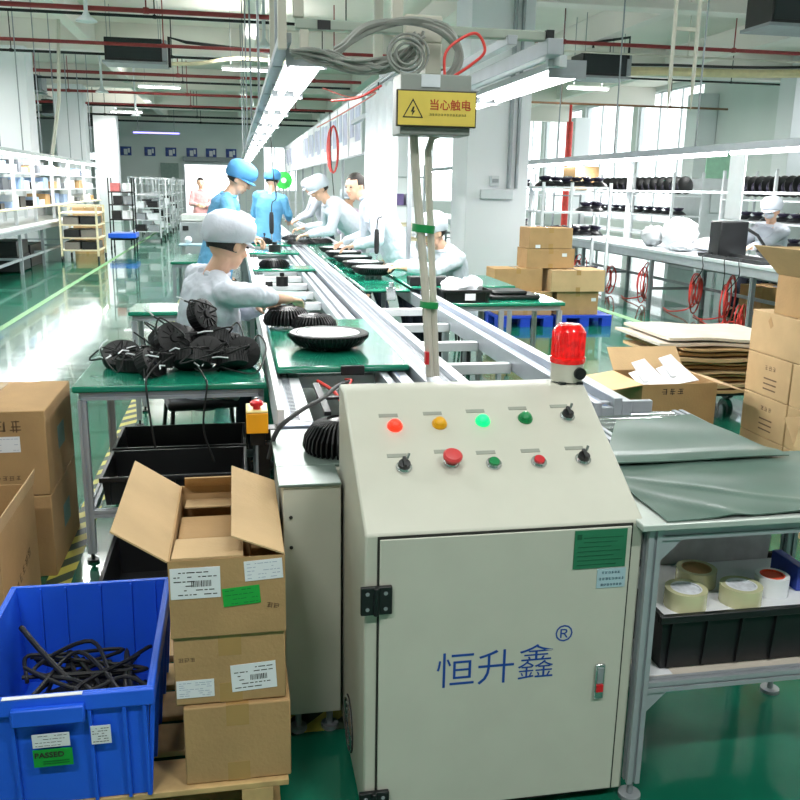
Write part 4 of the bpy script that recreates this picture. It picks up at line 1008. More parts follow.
spots = [(-.46, 3.98, 0, .0, 0, 'front left end of the pile'), (-.33, 3.93, 0, .1, .3, 'front of the pile, second from the left'), (-.14, 3.98, 1.3, .35, .0, 'front middle, tipped on its side'), (.03, 4.02, 1.35, -.3, .0, 'right end of the pile, standing on its rim'),
         (-.42, 4.14, 0, .0, 1, 'back left of the pile'), (-.26, 4.16, .3, .2, 1.5, 'back middle of the pile'), (-.09, 4.2, 0, .0, 2.2, 'back right of the pile'), (-.35, 4.06, .5, .5, .5, 'on top of the pile at the left'),
         (-.24, 4.08, .2, -.5, 1.8, 'on top in the middle of the pile'), (-.18, 4.14, 1.2, .3, .8, 'topmost of the pile, standing on edge'), (-.10, 4.06, .6, .2, 2.6, 'on top at the right, beside the wire loop'), (-.52, 4.08, .5, -.3, .5, 'leftmost driver at the table edge'),
         (-.30, 4.0, 1.1, .6, .2, 'on top at the front left, tipped over'), (-.05, 4.12, 1.2, -.4, 1.0, 'standing on edge at the back right'), (-.20, 3.9, .3, .5, 2.0, 'low at the front centre under the leads'), (-.40, 3.88, .9, -.6, 1.6, 'leaning at the front left edge'), (-.02, 3.90, .4, .3, 2.8, 'lying at the front right corner of the pile')]
for i, (x, y, rx, ry, rz, w) in enumerate(spots):
    src = (d0, d1, d2)[i % 3]; z = .787+(.06 if abs(rx) > 1 else .025 if rx or ry else 0)+(.065 if 'on top' in w else .15 if 'topmost' in w else 0)
    if i < 3: src.location = (x, y, z); src.rotation_euler = (rx, ry, rz); src['label'] = 'black round driver with leads, '+w
    else: dup(src, (x, y, z), (rx, ry, rz), 'black round driver with leads, '+w)
wl = MB(); R_ = random.Random(12)
for i in range(12):
    x = R_.uniform(-.48, .0); y = R_.uniform(3.85, 4.2)
    p = [(x, y, .86+R_.uniform(0, .08))]
    for j in range(4): p.append((x+R_.uniform(-.12, .12), y+R_.uniform(-.15, .1), .80+R_.uniform(0, .10)))
    wl.tube(bez(p, 24), .0038, 5)
one('loose_wires', wl, BLACKR, 'tangle of thin black leads over the driver pile', 'wires', (-.25, 4.0, .8))
for (pts, lab) in (([(-.33, 3.85, .85), (-.37, 3.70, .82), (-.375, 3.63, .79), (-.365, 3.63, .65), (-.35, 3.63, .52)], 'black lead hanging over the front edge near the left leg'), ([(-.18, 3.86, .83), (-.14, 3.70, .80), (-.13, 3.635, .78), (-.15, 3.63, .6), (-.11, 3.63, .45)], 'black lead hanging over the front edge with a white tip'),
                   ([(.05, 4.05, .86), (.10, 4.2, .90), (.13, 4.0, .87), (.08, 3.8, .80), (-.02, 3.85, .80), (-.1, 3.9, .82)], 'black wire loop reaching the right end of the driver table')):
    one('hanging_lead', MB().tube(bez(pts, 24), .0045, 6), BLACKR, lab, 'wire', pts[0], 'hanging leads')
for i in range(22):
    wt_ = MB()
    x = R_.uniform(-.56, .0); y = R_.uniform(3.76, 4.1); a = R_.uniform(0, 6); z = .80+R_.uniform(0, .1)
    wt_.tube([(x, y, z), (x+.03*cos(a), y+.03*sin(a), z+.006), (x+.07*cos(a+.5), y+.07*sin(a+.5), z)], .0034, 5)
    one('bare_wire_end', wt_, PAPER, 'white bare wire end on the driver pile', 'wire', (x, y, z), 'white wire ends on the driver pile')
# black tray with bags at the right
tr = crate('parts_tray', 'black tray full of plastic bags on the right-hand green table', 1.50, 1.86, 6.24, 6.62, .781, .875, BLACK, ribs=3)
build('paper_label', MB().box(1.66, 1.74, 6.213, 6.216, .80, .85), PAPER, tr)
def bag(name, label, c, s, seed, m=None):
    b = MB().sphere(c, 1, 18, s); R_ = random.Random(seed)
    b.v = [(x+R_.uniform(-.12, .12)*s[0], y+R_.uniform(-.12, .12)*s[1], z+R_.uniform(-.14, .14)*s[2]) for x, y, z in b.v]
    o = one(name, b, m or PLASTICBAG, label, 'bag', c); return o
bag('plastic_bag', 'crumpled white plastic bag at the left in the black tray', (1.62, 6.42, .88), (.10, .12, .07), 1)
bag('plastic_bag', 'crumpled white plastic bag at the right in the black tray', (1.77, 6.45, .885), (.08, .12, .07), 2)
one('folded_black_case', MB().box(1.90, 2.30, 6.36, 6.62, .781, .82).box(1.92, 2.2, 6.38, 6.6, .82, .85), BLACK, 'flat black case lying beside the black tray', 'case', (2.1, 6.5, .78), bevel=.015)
# ------------------------------------------------------------------ service pole and overhead gantry
po = thing('service_pole', 'pair of white trunking poles bound with green tape rising from the middle rail', 'pole', (.77, 3.40, .853))
build('trunking', MB().tube([(.772, 3.40, .853), (.735, 3.38, 1.25), (.69, 3.36, 1.62), (.665, 3.35, 1.9)], .017, 8), PVC, po)
build('trunking', MB().tube([(.80, 3.41, .853), (.772, 3.40, 1.25), (.742, 3.38, 1.62), (.735, 3.37, 1.74), (.75, 3.37, 1.79), (.80, 3.37, 1.81), (.86, 3.37, 1.81)], .014, 8), PVC, po)
build('green_tape', MB().tube([(.725, 3.388, 1.432), (.728, 3.388, 1.462)], .045, 12).tube([(.758, 3.395, 1.135), (.760, 3.395, 1.16)], .038, 12), GTAPE, po)
one('red_clip', MB().box(.742, .757, 3.36, 3.385, .91, .96), REDB, 'small red clip near the foot of the white service pole', 'clip', (.75, 3.37, .91))
gb = thing('warning_light_box', 'grey hanging control box with a yellow electric shock warning sign on its front', 'sign', (.72, 3.35, 1.87))
build('housing', MB().box(.60, .862, 3.24, 3.40, 1.79, 2.0), mat('box_grey', (150, 156, 150), .45), gb, .004)
build('box_label', MB().box(.675, .745, 3.236, 3.2395, 1.955, 1.998), mat('pale_label', (220, 226, 232), .5), gb)
sg = build('sign_frame', MB().box(.582, .877, 3.215, 3.2355, 1.816, 1.942), mat('sign_frame_dark', (64, 58, 40), .5), gb, .002)
sf = build('sign_face', MB().box(.587, .872, 3.2125, 3.2148, 1.821, 1.937), YEL, gb)
tb = mat('sign_black', (44, 38, 26), .5); tri = MB()
cx, cz, hh = .641, 1.846, .066
A, B, C_ = V((cx-.038, 3.2118, cz)), V((cx+.038, 3.2118, cz)), V((cx, 3.2118, cz+hh))
cen = (A+B+C_)/3
for (p, q) in ((A, B), (B, C_), (C_, A)):
    p2, q2 = cen+(p-cen)*.82, cen+(q-cen)*.82; tri.slab(p, q, q2, p2, .0006)
build('warning_triangle', tri, tb, sf)
build('lightning_bolt', MB().prism([(0, .016), (-.008, -.002), (-.001, -.001), (-.004, -.016), (.009, .003), (.002, .002), (.006, .016)], lambda p: (cen.x+p[0], 3.2118, cen.z+p[1]), lambda p: (cen.x+p[0], 3.2112, cen.z+p[1])), tb, sf)
text('sign_lettering', '当心触电', (.700, 3.2118, 1.878), (1, 0, 0), (0, 0, 1), .039, mat('sign_red', (186, 72, 34), .5), sf, .0004, bold=.0006)
glyphs('sign_small_print', 13, (.701, 3.2118, 1.854), (1, 0, 0), (0, 0, 1), .0103, mat('sign_olive', (112, 100, 34), .5), sf, 2)
gt = thing('overhead_gantry', 'pale overhead cross bar carrying cable bundles above the near line lights', 'gantry', (.9, 4.3, 2.3))
build('cross_bar', MB().box(.30, 1.50, 4.28, 4.33, 2.30, 2.345), mat('pale_green_tube', (170, 180, 168), .45), gt, .006)
build('hanger', MB().box(.32, .36, 4.28, 4.33, 2.20, 2.299).box(.75, .80, 4.28, 4.33, 2.346, 5.24).box(.22, .26, 4.285, 4.325, 2.21, 2.45).box(.29, .34, 4.284, 4.326, 2.351, 2.45), PVC, gt, .004)
build('bar_joint', MB().box(.80, .98, 4.24, 4.36, 2.26, 2.38).box(.90, .98, 4.24, 4.36, 2.12, 2.26), PVC, gt, .008)
build('end_cap', MB().box(1.503, 1.54, 4.275, 4.335, 2.295, 2.35).box(.40, .46, 4.27, 4.279, 2.30, 2.34), BLACK, gt)
bd = MB(); R_ = random.Random(3)
for i in range(20):
    o_ = lambda s: V((R_.uniform(-s, s), R_.uniform(-s, s), R_.uniform(-s, s)))
    bd.tube(bez([V((.29, 4.28, 2.19))+o_(.02), V((.42, 4.2, 2.17))+o_(.03), V((.58, 4.15, 2.13))+o_(.03), V((.72, 4.12, 2.15))+o_(.035), V((.82, 4.1, 2.19))+o_(.03), V((.84, 4.1, 2.26))+o_(.03)], 24), .0065, 6)
one('cable_bundle', bd, CABLE, 'bundle of grey cables draped under the overhead cross bar', 'cables', (.5, 4.2, 2.15))
bd = MB()
for i in range(7):
    bd.tube(bez([V((.48, 4.2, 2.2))+o_(.015), V((.62, 4.15, 2.29))+o_(.02), V((.80, 4.12, 2.335))+o_(.015), V((.96, 4.12, 2.30))+o_(.02), V((1.03, 4.12, 2.2))+o_(.02), V((.97, 4.1, 2.08))+o_(.02), V((.88, 4.05, 2.05))+o_(.02)], 36), .012, 6)
one('cable_bundle', bd, CABLE, 'thick grey cables arching over the grey warning box', 'cables', (.8, 4.1, 2.25))
cc = MB()
for i in range(5): cc.tube([(.77+.006*sin(i*2)+(.048+.011*i)*cos(a*pi/12), 4.02+.010*sin(i*3+a*.3), 2.17+.006*cos(i*3)+(.045+.010*i)*sin(a*pi/12)) for a in range(25)], .0055, 6)
one('cable_coil', cc, CABLE, 'coiled grey cable hanging above the warning sign', 'cable', (.77, 4.02, 2.17))
one('red_hose', MB().tube(bez([(.94, 4.0, 2.07), (.94, 4.0, 2.18), (1.0, 4.0, 2.24), (1.08, 4.0, 2.27), (1.12, 4.0, 2.2), (1.06, 4.0, 2.14), (.97, 4.0, 2.08)], 36), .0065, 8), REDH, 'red air hose looping right of the coiled grey cable', 'hose', (1, 4, 2.2))
one('red_hose', MB().tube(bez([(.50, 4.6, 2.02), (.62, 4.5, 2.03), (.72, 4.4, 2.08)], 16), .006, 8), REDH, 'short red hose under the grey cable bundle left of the warning sign', 'hose', (.6, 4.5, 2.05))
hl = MB()
for i in range(5): hl.tube([(1.24+.05*cos(a*pi/8)*(1+.1*i), 11.2+.02*i, 2.05+.28*sin(a*pi/8)) for a in range(17)], .012, 6)
one('red_hose', hl, REDH, 'long red hose coil hanging in front of the document boards', 'hose', (1.24, 11.2, 2.0))
one('red_hose', MB().tube(bez([(.72, 7.3, 2.36), (.95, 7.3, 2.30), (1.15, 7.3, 2.34), (.98, 8.2, 2.24), (.88, 9.5, 2.2)], 20), .006, 6), mat('pale_red_hose', (214, 120, 110), .5), 'thin red and white hose crossing under the ceiling left of the curtain', 'hose', (.9, 8, 2.3))
# ------------------------------------------------------------------ line lights
def line_light(x, y0, z, l, label, w=.20, side=1):
    t = thing('line_light', label, 'lamp', (x, y0+l/2, z), 'fluorescent lights along the main line')
    build('reflector', MB().prism([(-w/2, 0), (w/2, 0), (w*.3, .05), (-w*.3, .05)], lambda p: (x+p[0], y0, z+p[1]), lambda p: (x+p[0], y0+l, z+p[1])), WMET, t)
    build('lit_tube', MB().cone((x-w*.25, y0+.03, z-.02), (x-w*.25, y0+l-.03, z-.02), .02, n=8).cone((x+w*.25, y0+.03, z-.02), (x+w*.25, y0+l-.03, z-.02), .02, n=8).box(x-w*.45, x+w*.45, y0+.02, y0+l-.02, z-.004, z-.001), TUBE, t)
    build('end_plate', MB().box(x-w/2, x+w/2, y0-.01, y0-.001, z-.04, z+.05), GREYM, t)
    build('mounting_bracket', MB().box(x-.13, x, y0+l/2-.02, y0+l/2+.02, z+.051, z+.0545).box(x-.02, x+.02, y0+l/2-.02, y0+l/2+.02, z+.045, z+.0505), GREYM, t)
    return t
nm = ['nearest', 'second', 'third', 'fourth', 'fifth', 'sixth', 'seventh', 'eighth', 'ninth', 'tenth', 'eleventh', 'twelfth']
for i in range(12):
    line_light(.37, 4.55+i*1.55, 2.20, 1.42, '%s light of the row hanging over the left lane' % nm[i])
for i in range(3):
    line_light(1.70, 4.5+i*1.55, 2.20, 1.42, '%s light of the row hanging over the right rail, right of the warning sign' % nm[i])
lr = thing('light_rail', 'grey aluminium rail above the left lane lights', 'rail', (.26, 10, 2.27))
build('rail', MB().box(.23, .29, 4.4, 23.4, 2.255, 2.30), ALUM, lr, .004)
lr = thing('light_rail', 'pair of grey aluminium rails slanting back behind the right-hand line light', 'rail', (1.5, 7, 2.3))
build('rail', MB().box(1.30, 1.35, 4.25, 10, 2.27, 2.315).box(1.50, 1.58, 4.25, 10, 2.235, 2.31), ALUM, lr, .004)
build('bracket', MB().box(1.56, 1.66, 4.40, 4.44, 2.20, 2.26).tube(bez([(1.50, 4.38, 2.32), (1.58, 4.38, 2.31), (1.60, 4.38, 2.25), (1.60, 4.38, 2.2)], 10), .018, 8), WMET, lr, .003)
# ------------------------------------------------------------------ hanging curtain and document boards
def cz_(u, v):
    return 1.20+.02*sin(u*26)+.012*sin(u*57+v*3)
cur = sheet_grid(0, 1, 0, 1, lambda x, y: 0, 50, 24, .0)
vs = []
for (u, v, _) in cur.v: vs.append((u, v))
c2_ = MB(); n_ = len(cur.v)//2
pts = []
for i, (u, v, z) in enumerate(cur.v):
    th = .004 if i >= n_ else 0
    y = 6.65+u*1.5+.03*sin(v*9+u*4); zz = 1.28+v*1.10+(.10*abs(sin(u*3.1)) if v < .15 else 0)
    pts.append((cz_(u, v)+th, y, zz))
c2_.add(pts, cur.f)
ob = one('white_curtain', c2_, SHEET, 'white plastic curtain hanging beside the standing worker', 'curtain', (1.2, 7.4, 2.3))
fr = thing('work_sheet_stand', 'long aluminium frame along the line that carries the work sheets', 'frame', (1.46, 14, 1.5))
b_ = MB(); profile(b_, (1.46, 7.6, 2.62), (1.46, 26, 2.62), .04); profile(b_, (1.46, 9.9, 1.97), (1.46, 26, 1.97), .03); build('rail', b_, ALUM, fr)
for y in (7.6, 10.0, 12.4, 14.8, 17.2, 19.6, 22.0, 24.4, 26.0):
    b_ = MB(); profile(b_, (1.50, y, .86), (1.50, y, 2.6), .035); build('upright', b_, ALUM, fr)
dm = mat('sheet_grey', (188, 192, 214), .6, var=.18, scale=5)
n = 0
for i, y in enumerate([10.1, 11.3, 12.5, 13.7, 14.9, 16.1, 17.3, 18.5, 19.7, 20.9, 22.1, 23.3]):
    t = thing('document_board', '%s white document board in the row above the right lane' % nm[i], 'board', (1.44, y+.5, 2.0), 'document boards above the line')
    build('panel', MB().box(1.43, 1.4395, y, y+1.08, 1.97, 2.62), LFACE, t)
    build('work_sheet', MB().box(1.425, 1.4295, y+.08, y+.48, 2.12, 2.5).box(1.425, 1.4295, y+.6, y+.95, 2.18, 2.52), dm, t)
gf = thing('green_fan', 'bright green round fan guard far down the line', 'fan', (1.1, 20, 1.7))
build('guard', MB().lathe([(.19, 0), (.19, .06), (.05, .08)], (1.1, 20, 1.72), 20, Matrix.Rotation(pi/2, 3, 'X')), mat('bright_green', (60, 200, 80), .4), gf)
build('hub', MB().cone((1.1, 19.9, 1.72), (1.1, 19.88, 1.72), .06, n=14), LFACE, gf)
build('stand', MB().cone((1.1, 20.02, .86), (1.1, 20.02, 1.54), .02, n=8), GREYM, gf)
# ------------------------------------------------------------------ right side: pallets and cartons by the pillar
for (x0, x1, y0, lab) in ((3.05, 3.75, 9.9, 'blue plastic pallet under the cartons by the pillar, left one'), (3.8, 4.5, 9.9, 'blue plastic pallet under the cartons by the pillar, right one')):
    p = thing('plastic_pallet', lab, 'pallet', ((x0+x1)/2, y0+.4, 0))
    build('deck', MB().box(x0, x1, y0, y0+.9, .10, .135), BLUEPAL, p, .004)
    for x in (x0+.06, (x0+x1)/2, x1-.06):
        build('runner', MB().box(x-.06, x+.06, y0, y0+.12, 0, .0995).box(x-.06, x+.06, y0+.39, y0+.51, 0, .0995).box(x-.06, x+.06, y0+.78, y0+.9, 0, .0995), BLUEPAL, p)
G_ = 'cartons stacked by the big pillar'
def lc(c, x, z, y, w=.06, h=.04): build('paper_label', MB().box(x, x+w, y-.002, y-.0005, z, z+h), PAPER, c)
carton('carton', 'carton at the bottom left of the pile by the pillar', 3.08, 3.74, 9.95, 10.4, .136, .42, group=G_, tape='y')
c = carton('carton', 'carton at the bottom right of the pile by the pillar', 3.80, 4.33, 9.95, 10.4, .136, .42, group=G_, tape='y'); lc(c, 4.24, .30, 9.95)
carton('carton', 'carton lying left on the second layer, against the pillar', 3.02, 3.62, 10.0, 10.35, .421, .69, CARD, G_, tape='y')
carton('carton', 'carton right on the second layer of the pile by the pillar', 3.70, 4.38, 9.90, 10.36, .421, .68, CARD2, G_, tape='y')
c = carton('carton', 'carton second from top in the pile by the pillar', 3.42, 4.02, 10.02, 10.4, .691, .925, CARD, G_, tape='y'); lc(c, 3.86, .83, 10.02)
c = carton('carton', 'topmost carton of the pile by the pillar', 3.44, 3.98, 10.02, 10.4, .926, 1.17, CARD, G_, tape='y'); lc(c, 3.52, .93, 10.02)
# ------------------------------------------------------------------ carton stack at the far right edge
G2 = 'printed cartons stacked at the right edge'
rows = [(0, .236), (.237, .472), (.473, .71), (.711, .95)]
rn = ['bottom', 'second', 'third', 'top']
for r, (z0, z1) in enumerate(rows):
    cols = [(4.18, 4.60), (3.74, 4.17)] if r < 3 else [(4.03, 4.60)]
    for q, (y0, y1) in enumerate(cols):
        c = carton('carton', '%s layer carton of the right edge stack, %s column' % (rn[r], ('rear', 'front')[q]) if r < 3 else 'top layer carton with a small tag, under the open tilted box', 2.97, 3.45, y0, y1, z0, z1, CARD2, G2, tape='y')
        if r < 3:
            glyphs('printed_text', 3, (2.9695, y0+.24, z0+.15), (0, -1, 0), (0, 0, 1), .035, MATS['marker_ink'], c, r*2+q)
            for k2 in range(3): build('printed_lines', MB().box(2.9682, 2.9694, y0+.12, y0+.24, z0+.04+.03*k2, z0+.048+.03*k2), MATS['marker_ink'], c)
        else: build('paper_tag', MB().slab((2.969, 4.44, .90), (2.969, 4.41, .86), (2.969, 4.39, .88), (2.969, 4.42, .93), -.002), CARD, c)
open_carton('open_carton', 'open carton with a raised flap on top of the right edge stack', 2.985, 3.44, 3.95, 4.42, .951, 1.17,
    [((2.985, 4.42, 1.17), (2.985, 3.95, 1.17), (-.17, .0, .16), 0), ((2.985, 4.42, 1.17), (3.44, 4.42, 1.17), (0, .12, .14), 0)], CARD)
open_carton('open_carton', 'open carton with a white flap in front of the right edge stack', 2.62, 3.0, 3.15, 3.6, 0, .42,
    [((2.62, 3.15, .42), (2.62, 3.6, .42), (.03, 0, .17), 0), ((2.62, 3.6, .42), (3.0, 3.6, .42), (0, .10, .12), 0)], CARD2)
# open box with papers, right of the line
ob = open_carton('open_carton', 'open carton with crumpled white paper inside, behind the green mat', 2.24, 2.70, 4.45, 4.85, 0, .545,
    [((2.24, 4.85, .545), (2.24, 4.45, .545), (-.20, 0, -.03), 0), ((2.70, 4.45, .545), (2.70, 4.85, .545), (.2, 0, -.06), 0), ((2.24, 4.85, .545), (2.70, 4.85, .545), (0, .12, .12), 0)], CARD)
glyphs('printed_text', 3, (2.36, 4.4495, .48), (1, 0, 0), (0, 0, 1), .045, INK, ob, 3)
for i, (a, b) in enumerate((((2.27, 4.6, .50), 'left'), ((2.45, 4.62, .52), 'right'))):
    pb = MB(); R_ = random.Random(i); x, y, z = a
    pb.slab((x, y-.1, z), (x+.16, y-.12, z+.03), (x+.14, y+.12, z+.10), (x-.01, y+.08, z+.06), .004)
    pb.slab((x+.02, y-.05, z+.04), (x+.19, y, z+.02), (x+.12, y+.16, z+.13), (x+.01, y+.1, z+.12), .004)
    one('crumpled_paper', pb, PAPER, 'crumpled white paper on the %s side of the open carton' % b, 'paper', a)
# flat cart with flattened cardboard
ct_ = thing('platform_cart', 'flat cart with black castors under the pile of flattened cardboard', 'cart', (3.45, 5.9, 0))
build('platform', MB().box(3.02, 3.95, 5.55, 6.3, .185, .215), BLACKM, ct_, .004)
for (x, y) in ((3.10, 5.64), (3.72, 5.60), (3.10, 6.2), (3.85, 6.2)):
    w_ = build('castor', MB().cone((x-.022, y, .078), (x+.022, y, .078), .078, n=22), BLACKR, ct_)
    build('castor_fork', MB().box(x-.034, x-.026, y-.03, y+.03, .06, .184).box(x+.026, x+.034, y-.03, y+.03, .06, .184).cone((x-.036, y, .078), (x+.036, y, .078), .03, n=12), GREYM, w_)
z = .217; R_ = random.Random(21)
on = ['bottom', 'second', 'third', 'fourth', 'fifth', 'sixth', 'seventh', 'eighth', 'ninth', 'tenth', 'eleventh', 'top white']
for i in range(12):
    a = R_.uniform(-.05, .05); th = R_.uniform(.012, .026) if i < 10 else .02
    x0, x1 = 3.02+R_.uniform(-.08, .06), 3.92+R_.uniform(-.06, .08)
    if i >= 10: x0 -= .06
    g = MB(); n = 8; vs = []
    for j in range(n+1):
        x = x0+(x1-x0)*j/n; dz = .02*(1-j/n)*(i/6)+.006*sin(j*1.3+i)
        vs += [(x, 5.55+a, z+dz), (x, 6.3+a, z+dz), (x, 6.3+a, z+th+dz), (x, 5.55+a, z+th+dz)]
    fs = [(0, 3, 2, 1), tuple(n*4+q for q in (0, 1, 2, 3))]
    for j in range(n):
        for q in range(4): fs.append((j*4+q, j*4+(q+1) % 4, (j+1)*4+(q+1) % 4, (j+1)*4+q))
    g.add(vs, fs)
    one('flattened_carton', g, (CARD, CARD2, CARDD)[i % 3] if i < 10 else mat('pale_card', (214, 202, 184), .8), '%s sheet of flattened cardboard in the pile on the flat cart' % on[i] if i < 11 else 'topmost pale sheet of cardboard on the flat cart', 'cardboard', (3.4, 5.9, z), 'flattened cartons on the cart')
    z += th+.013
# ------------------------------------------------------------------ right-hand bench line
rb_ = thing('work_bench', 'long grey work bench running back along the right side of the hall', 'bench', (6.1, 6, 0))
build('bench_top', MB().box(5.62, 6.55, 5.5, 28, .80, .84), BENCH, rb_, .004)
build('apron', MB().box(5.64, 5.68, 5.52, 27.9, .70, .799), ALUM, rb_)
for y in (6.42, 8.85, 11.3, 13.75, 16.2, 18.6, 21, 23.5, 26):
    l_ = MB(); profile(l_, (5.67, y, 0), (5.67, y, .70), .05); build('leg', l_, GREYM, rb_)
    l_ = MB(); profile(l_, (6.48, y, 0), (6.48, y, .80), .05); build('leg', l_, GREYM, rb_)
    build('cross_rail', MB().box(5.70, 6.45, y-.02, y+.02, .28, .32), GREYM, rb_)
build('long_rail', MB().box(6.46, 6.50, 5.6, 27.8, .28, .32).box(6.46, 6.50, 5.6, 27.8, .55, .59), GREYM, rb_)
def coil(x, y, z, r, seed, label):
    R_ = random.Random(seed); b = MB()
    for i in range(5):
        ax = R_.uniform(-.5, .5); dx, dz = R_.uniform(-.08, .08), R_.uniform(-.05, .05); rr = r*R_.uniform(.6, 1.1)
        b.tube([(x+dx+rr*cos(a*pi/10)*cos(ax)*.8, y+rr*cos(a*pi/10)*.9, max(.012, z+dz+rr*sin(a*pi/10))) for a in range(21)], .009, 6)
    b.tube(bez([(x, y, z), (x+.05, y+.2, .1), (x-.05, y+.5, .02), (x+.05, y+.9, .015)], 16), .009, 6)
    return one('coiled_hose', b, REDH, label, 'hose', (x, y, z), 'red air hoses under the right bench')
for i, (x, y, z, r, lab) in enumerate([(5.95, 14.6, .25, .2, 'red hose coil farthest back under the right bench'), (5.85, 13.0, .25, .2, 'red hose coil under the bench left of the first visible leg'), (5.9, 11.9, .3, .25, 'red hose coil just behind the bench leg in the middle'), (5.9, 10.5, .32, .24, 'red hose coil between the two visible bench legs'),
        (5.95, 9.75, .3, .28, 'red hose tangle left of the nearer bench leg'), (5.9, 8.3, .25, .2, 'red hose coil right of the nearer bench leg'), (5.8, 9.3, .12, .16, 'small red hose loop on the floor by the nearer bench leg')]):
    coil(x, y, z, r, i+30, lab)
carton('carton', 'brown carton under the right bench between the two visible legs', 6.55, 7.0, 10.0, 10.5, 0, .45, CARDD, None, tape='y')
bag('cloth_bundle', 'grey cloth bundle standing on the right bench', (5.95, 11.9, .99), (.16, .2, .15), 5, mat('grey_cloth', (170, 174, 176), .8))
for i, (x, y, z, s, lab) in enumerate([(6.0, 11.2, 1.0, (.22, .26, .16), 'front heap of white plastic bags on the right bench'), (6.2, 11.6, 1.05, (.26, .26, .21), 'taller heap of white plastic bags behind on the right bench'), (5.85, 10.85, .90, (.16, .18, .06), 'flat white bag at the bench edge'), (6.25, 10.9, .93, (.2, .16, .09), 'low white bag next to the black monitor')]):
    bag('plastic_bag', lab, (x, y, z), s, i+40)
mo = thing('black_case', 'black upright case standing on the right bench beside the white bags', 'case', (6.0, 10, .84))
build('case_body', MB().box(5.86, 6.24, 9.95, 10.2, .841, 1.27), BLACK, mo, .015)
build('case_strap', MB().tube([(6.24, 10.05, 1.2), (6.4, 10.0, 1.1), (6.5, 9.95, .95), (6.5, 9.95, .86)], .02, 8), BLACK, mo)
one('black_bag', MB().sphere((6.35, 9.55, .93), 1, 16, (.22, .16, .088)), BLACK, 'black soft bag between the monitor and the right-hand worker', 'bag', (6.35, 9.5, .84))
one('black_tray', MB().add(*(lambda m_: (m_.v, m_.f))(tray(MB(), 5.66, 6.02, 8.75, 10.1, .841, .885, .005, taper=.01))), BLACK, 'long shallow black tray on the front edge of the right bench', 'tray', (5.85, 9.4, .84))
lead = MB()
for (y, s) in ((9.9, 1), (9.4, -1), (9.1, 1)): lead.tube(bez([(5.75, y, .87), (5.60, y-.05, .86), (5.585, y-.1, .7), (5.58, y+.1*s, .5)], 16), .006, 6)
one('hanging_lead', lead, BLACKR, 'black leads hanging from the long tray over the right bench edge', 'wires', (5.6, 9.4, .7))
ch2 = chair('dark chair pushed under the right bench near the worker in white', 6.95, 9.9, radians(-90), .45)
# light strip over the right bench
rs = thing('light_strip', 'long grey trunking with white lights over the right bench', 'lamp', (6.1, 12, 2.1))
build('trunking', MB().box(6.0, 6.2, 6.5, 27.5, 2.11, 2.20), ALUM, rs, .004)
for i in range(11):
    y = 6.7+i*1.9
    build('light', MB().box(6.03, 6.17, y, y+1.6, 2.065, 2.109), TUBE, rs)
for y in (7.6, 13.75, 18.6, 23.5):
    build('post', MB().box(6.36, 6.42, y-.03, y+.03, .841, 2.109).box(6.1, 6.36, y-.02, y+.02, 2.07, 2.109), WMET, rs)
build('upper_shelf', MB().box(6.30, 6.55, 6.5, 27.5, 1.60, 1.63), WMET, rs)
one('carton', MB().box(6.05, 6.5, 15.3, 15.9, 1.631, 2.03), CARD, 'brown carton on the shelf above the right bench, below the grey trunking', 'box', (6.3, 15.6, 1.63), bevel=.004)
one('hanging_paper', MB().box(5.98, 5.99, 9.75, 10.1, 1.3, 2.06), PAPER, 'white paper banner hanging from the right light strip', 'paper', (5.98, 9.9, 2.06))
# racks of black lamps -------------------------------------------------
def rack(name, label, x0, x1, y0, y1, shelves, top, m=WMET, posts=((0, 0), (1, 0), (0, 1), (1, 1)), r=.02, castors=0, mids=()):
    t = thing(name, label, 'rack', ((x0+x1)/2, (y0+y1)/2, 0))
    for (a, b) in posts:
        x = x0+r+(x1-x0-2*r)*a; y = y0+r+(y1-y0-2*r)*b
        build('post', MB().box(x-r, x+r, y-r, y+r, castors, top), m, t)
        if castors: build('castor', MB().cone((x-.015, y, castors*.5), (x+.015, y, castors*.5), castors*.5, n=14), BLACKR, t)
    for z in shelves: build('shelf', MB().box(x0+.001, x1-.001, y0+.001, y1-.001, z-.025, z), m, t)
    return t
def upright(label, x, y, z, r, n_unused=0):
    return None
rack('lamp_rack', 'tall white rack of black lamps between the pillar and the right bench', 4.42, 5.5, 12.4, 13.0, (.35, .95, 1.30, 1.66), 1.72, posts=((0, 0), (.42, 0), (1, 0), (0, 1), (1, 1)))
rack('lamp_rack', 'second white rack of black lamps standing further back beside the pillar', 4.75, 5.45, 15.6, 16.3, (.35, .95, 1.30, 1.66), 1.9)
# lamp standing or lying simple: copies of one proto
lp = thing('black_lamp', 'x', 'lamp', (0, 0, 0), 'black lamps on the racks at right')
b = MB().lathe([(.06, 0), (.09, .01), (.15, .05), (.16, .07), (.15, .075), (.03, .08)], n=20)
build('housing', b, BLACK, lp); build('heat_sink_top', MB().lathe([(.10, -.06), (.10, -.045), (.06, -.002)], n=14), mat('dark_violet_metal', (52, 48, 68), .4, .3), lp)
build('ring', MB().cone((0, 0, -.062), (0, 0, -.075), .03, n=12), CHROME, lp)
first = [True]
def pl(x, y, z, rot, lab, sc=1):
    if first[0]: first[0] = False; o = lp; o.location = (x, y, z); o.rotation_euler = rot; o.scale = (sc,)*3; o['label'] = lab; return
    dup(lp, (x, y, z), rot, lab, scale=(sc,)*3)
on_ = ['first', 'second', 'third', 'fourth', 'fifth', 'sixth', 'seventh', 'eighth', 'ninth', 'tenth', 'eleventh', 'twelfth', 'thirteenth', 'fourteenth', 'fifteenth', 'sixteenth']
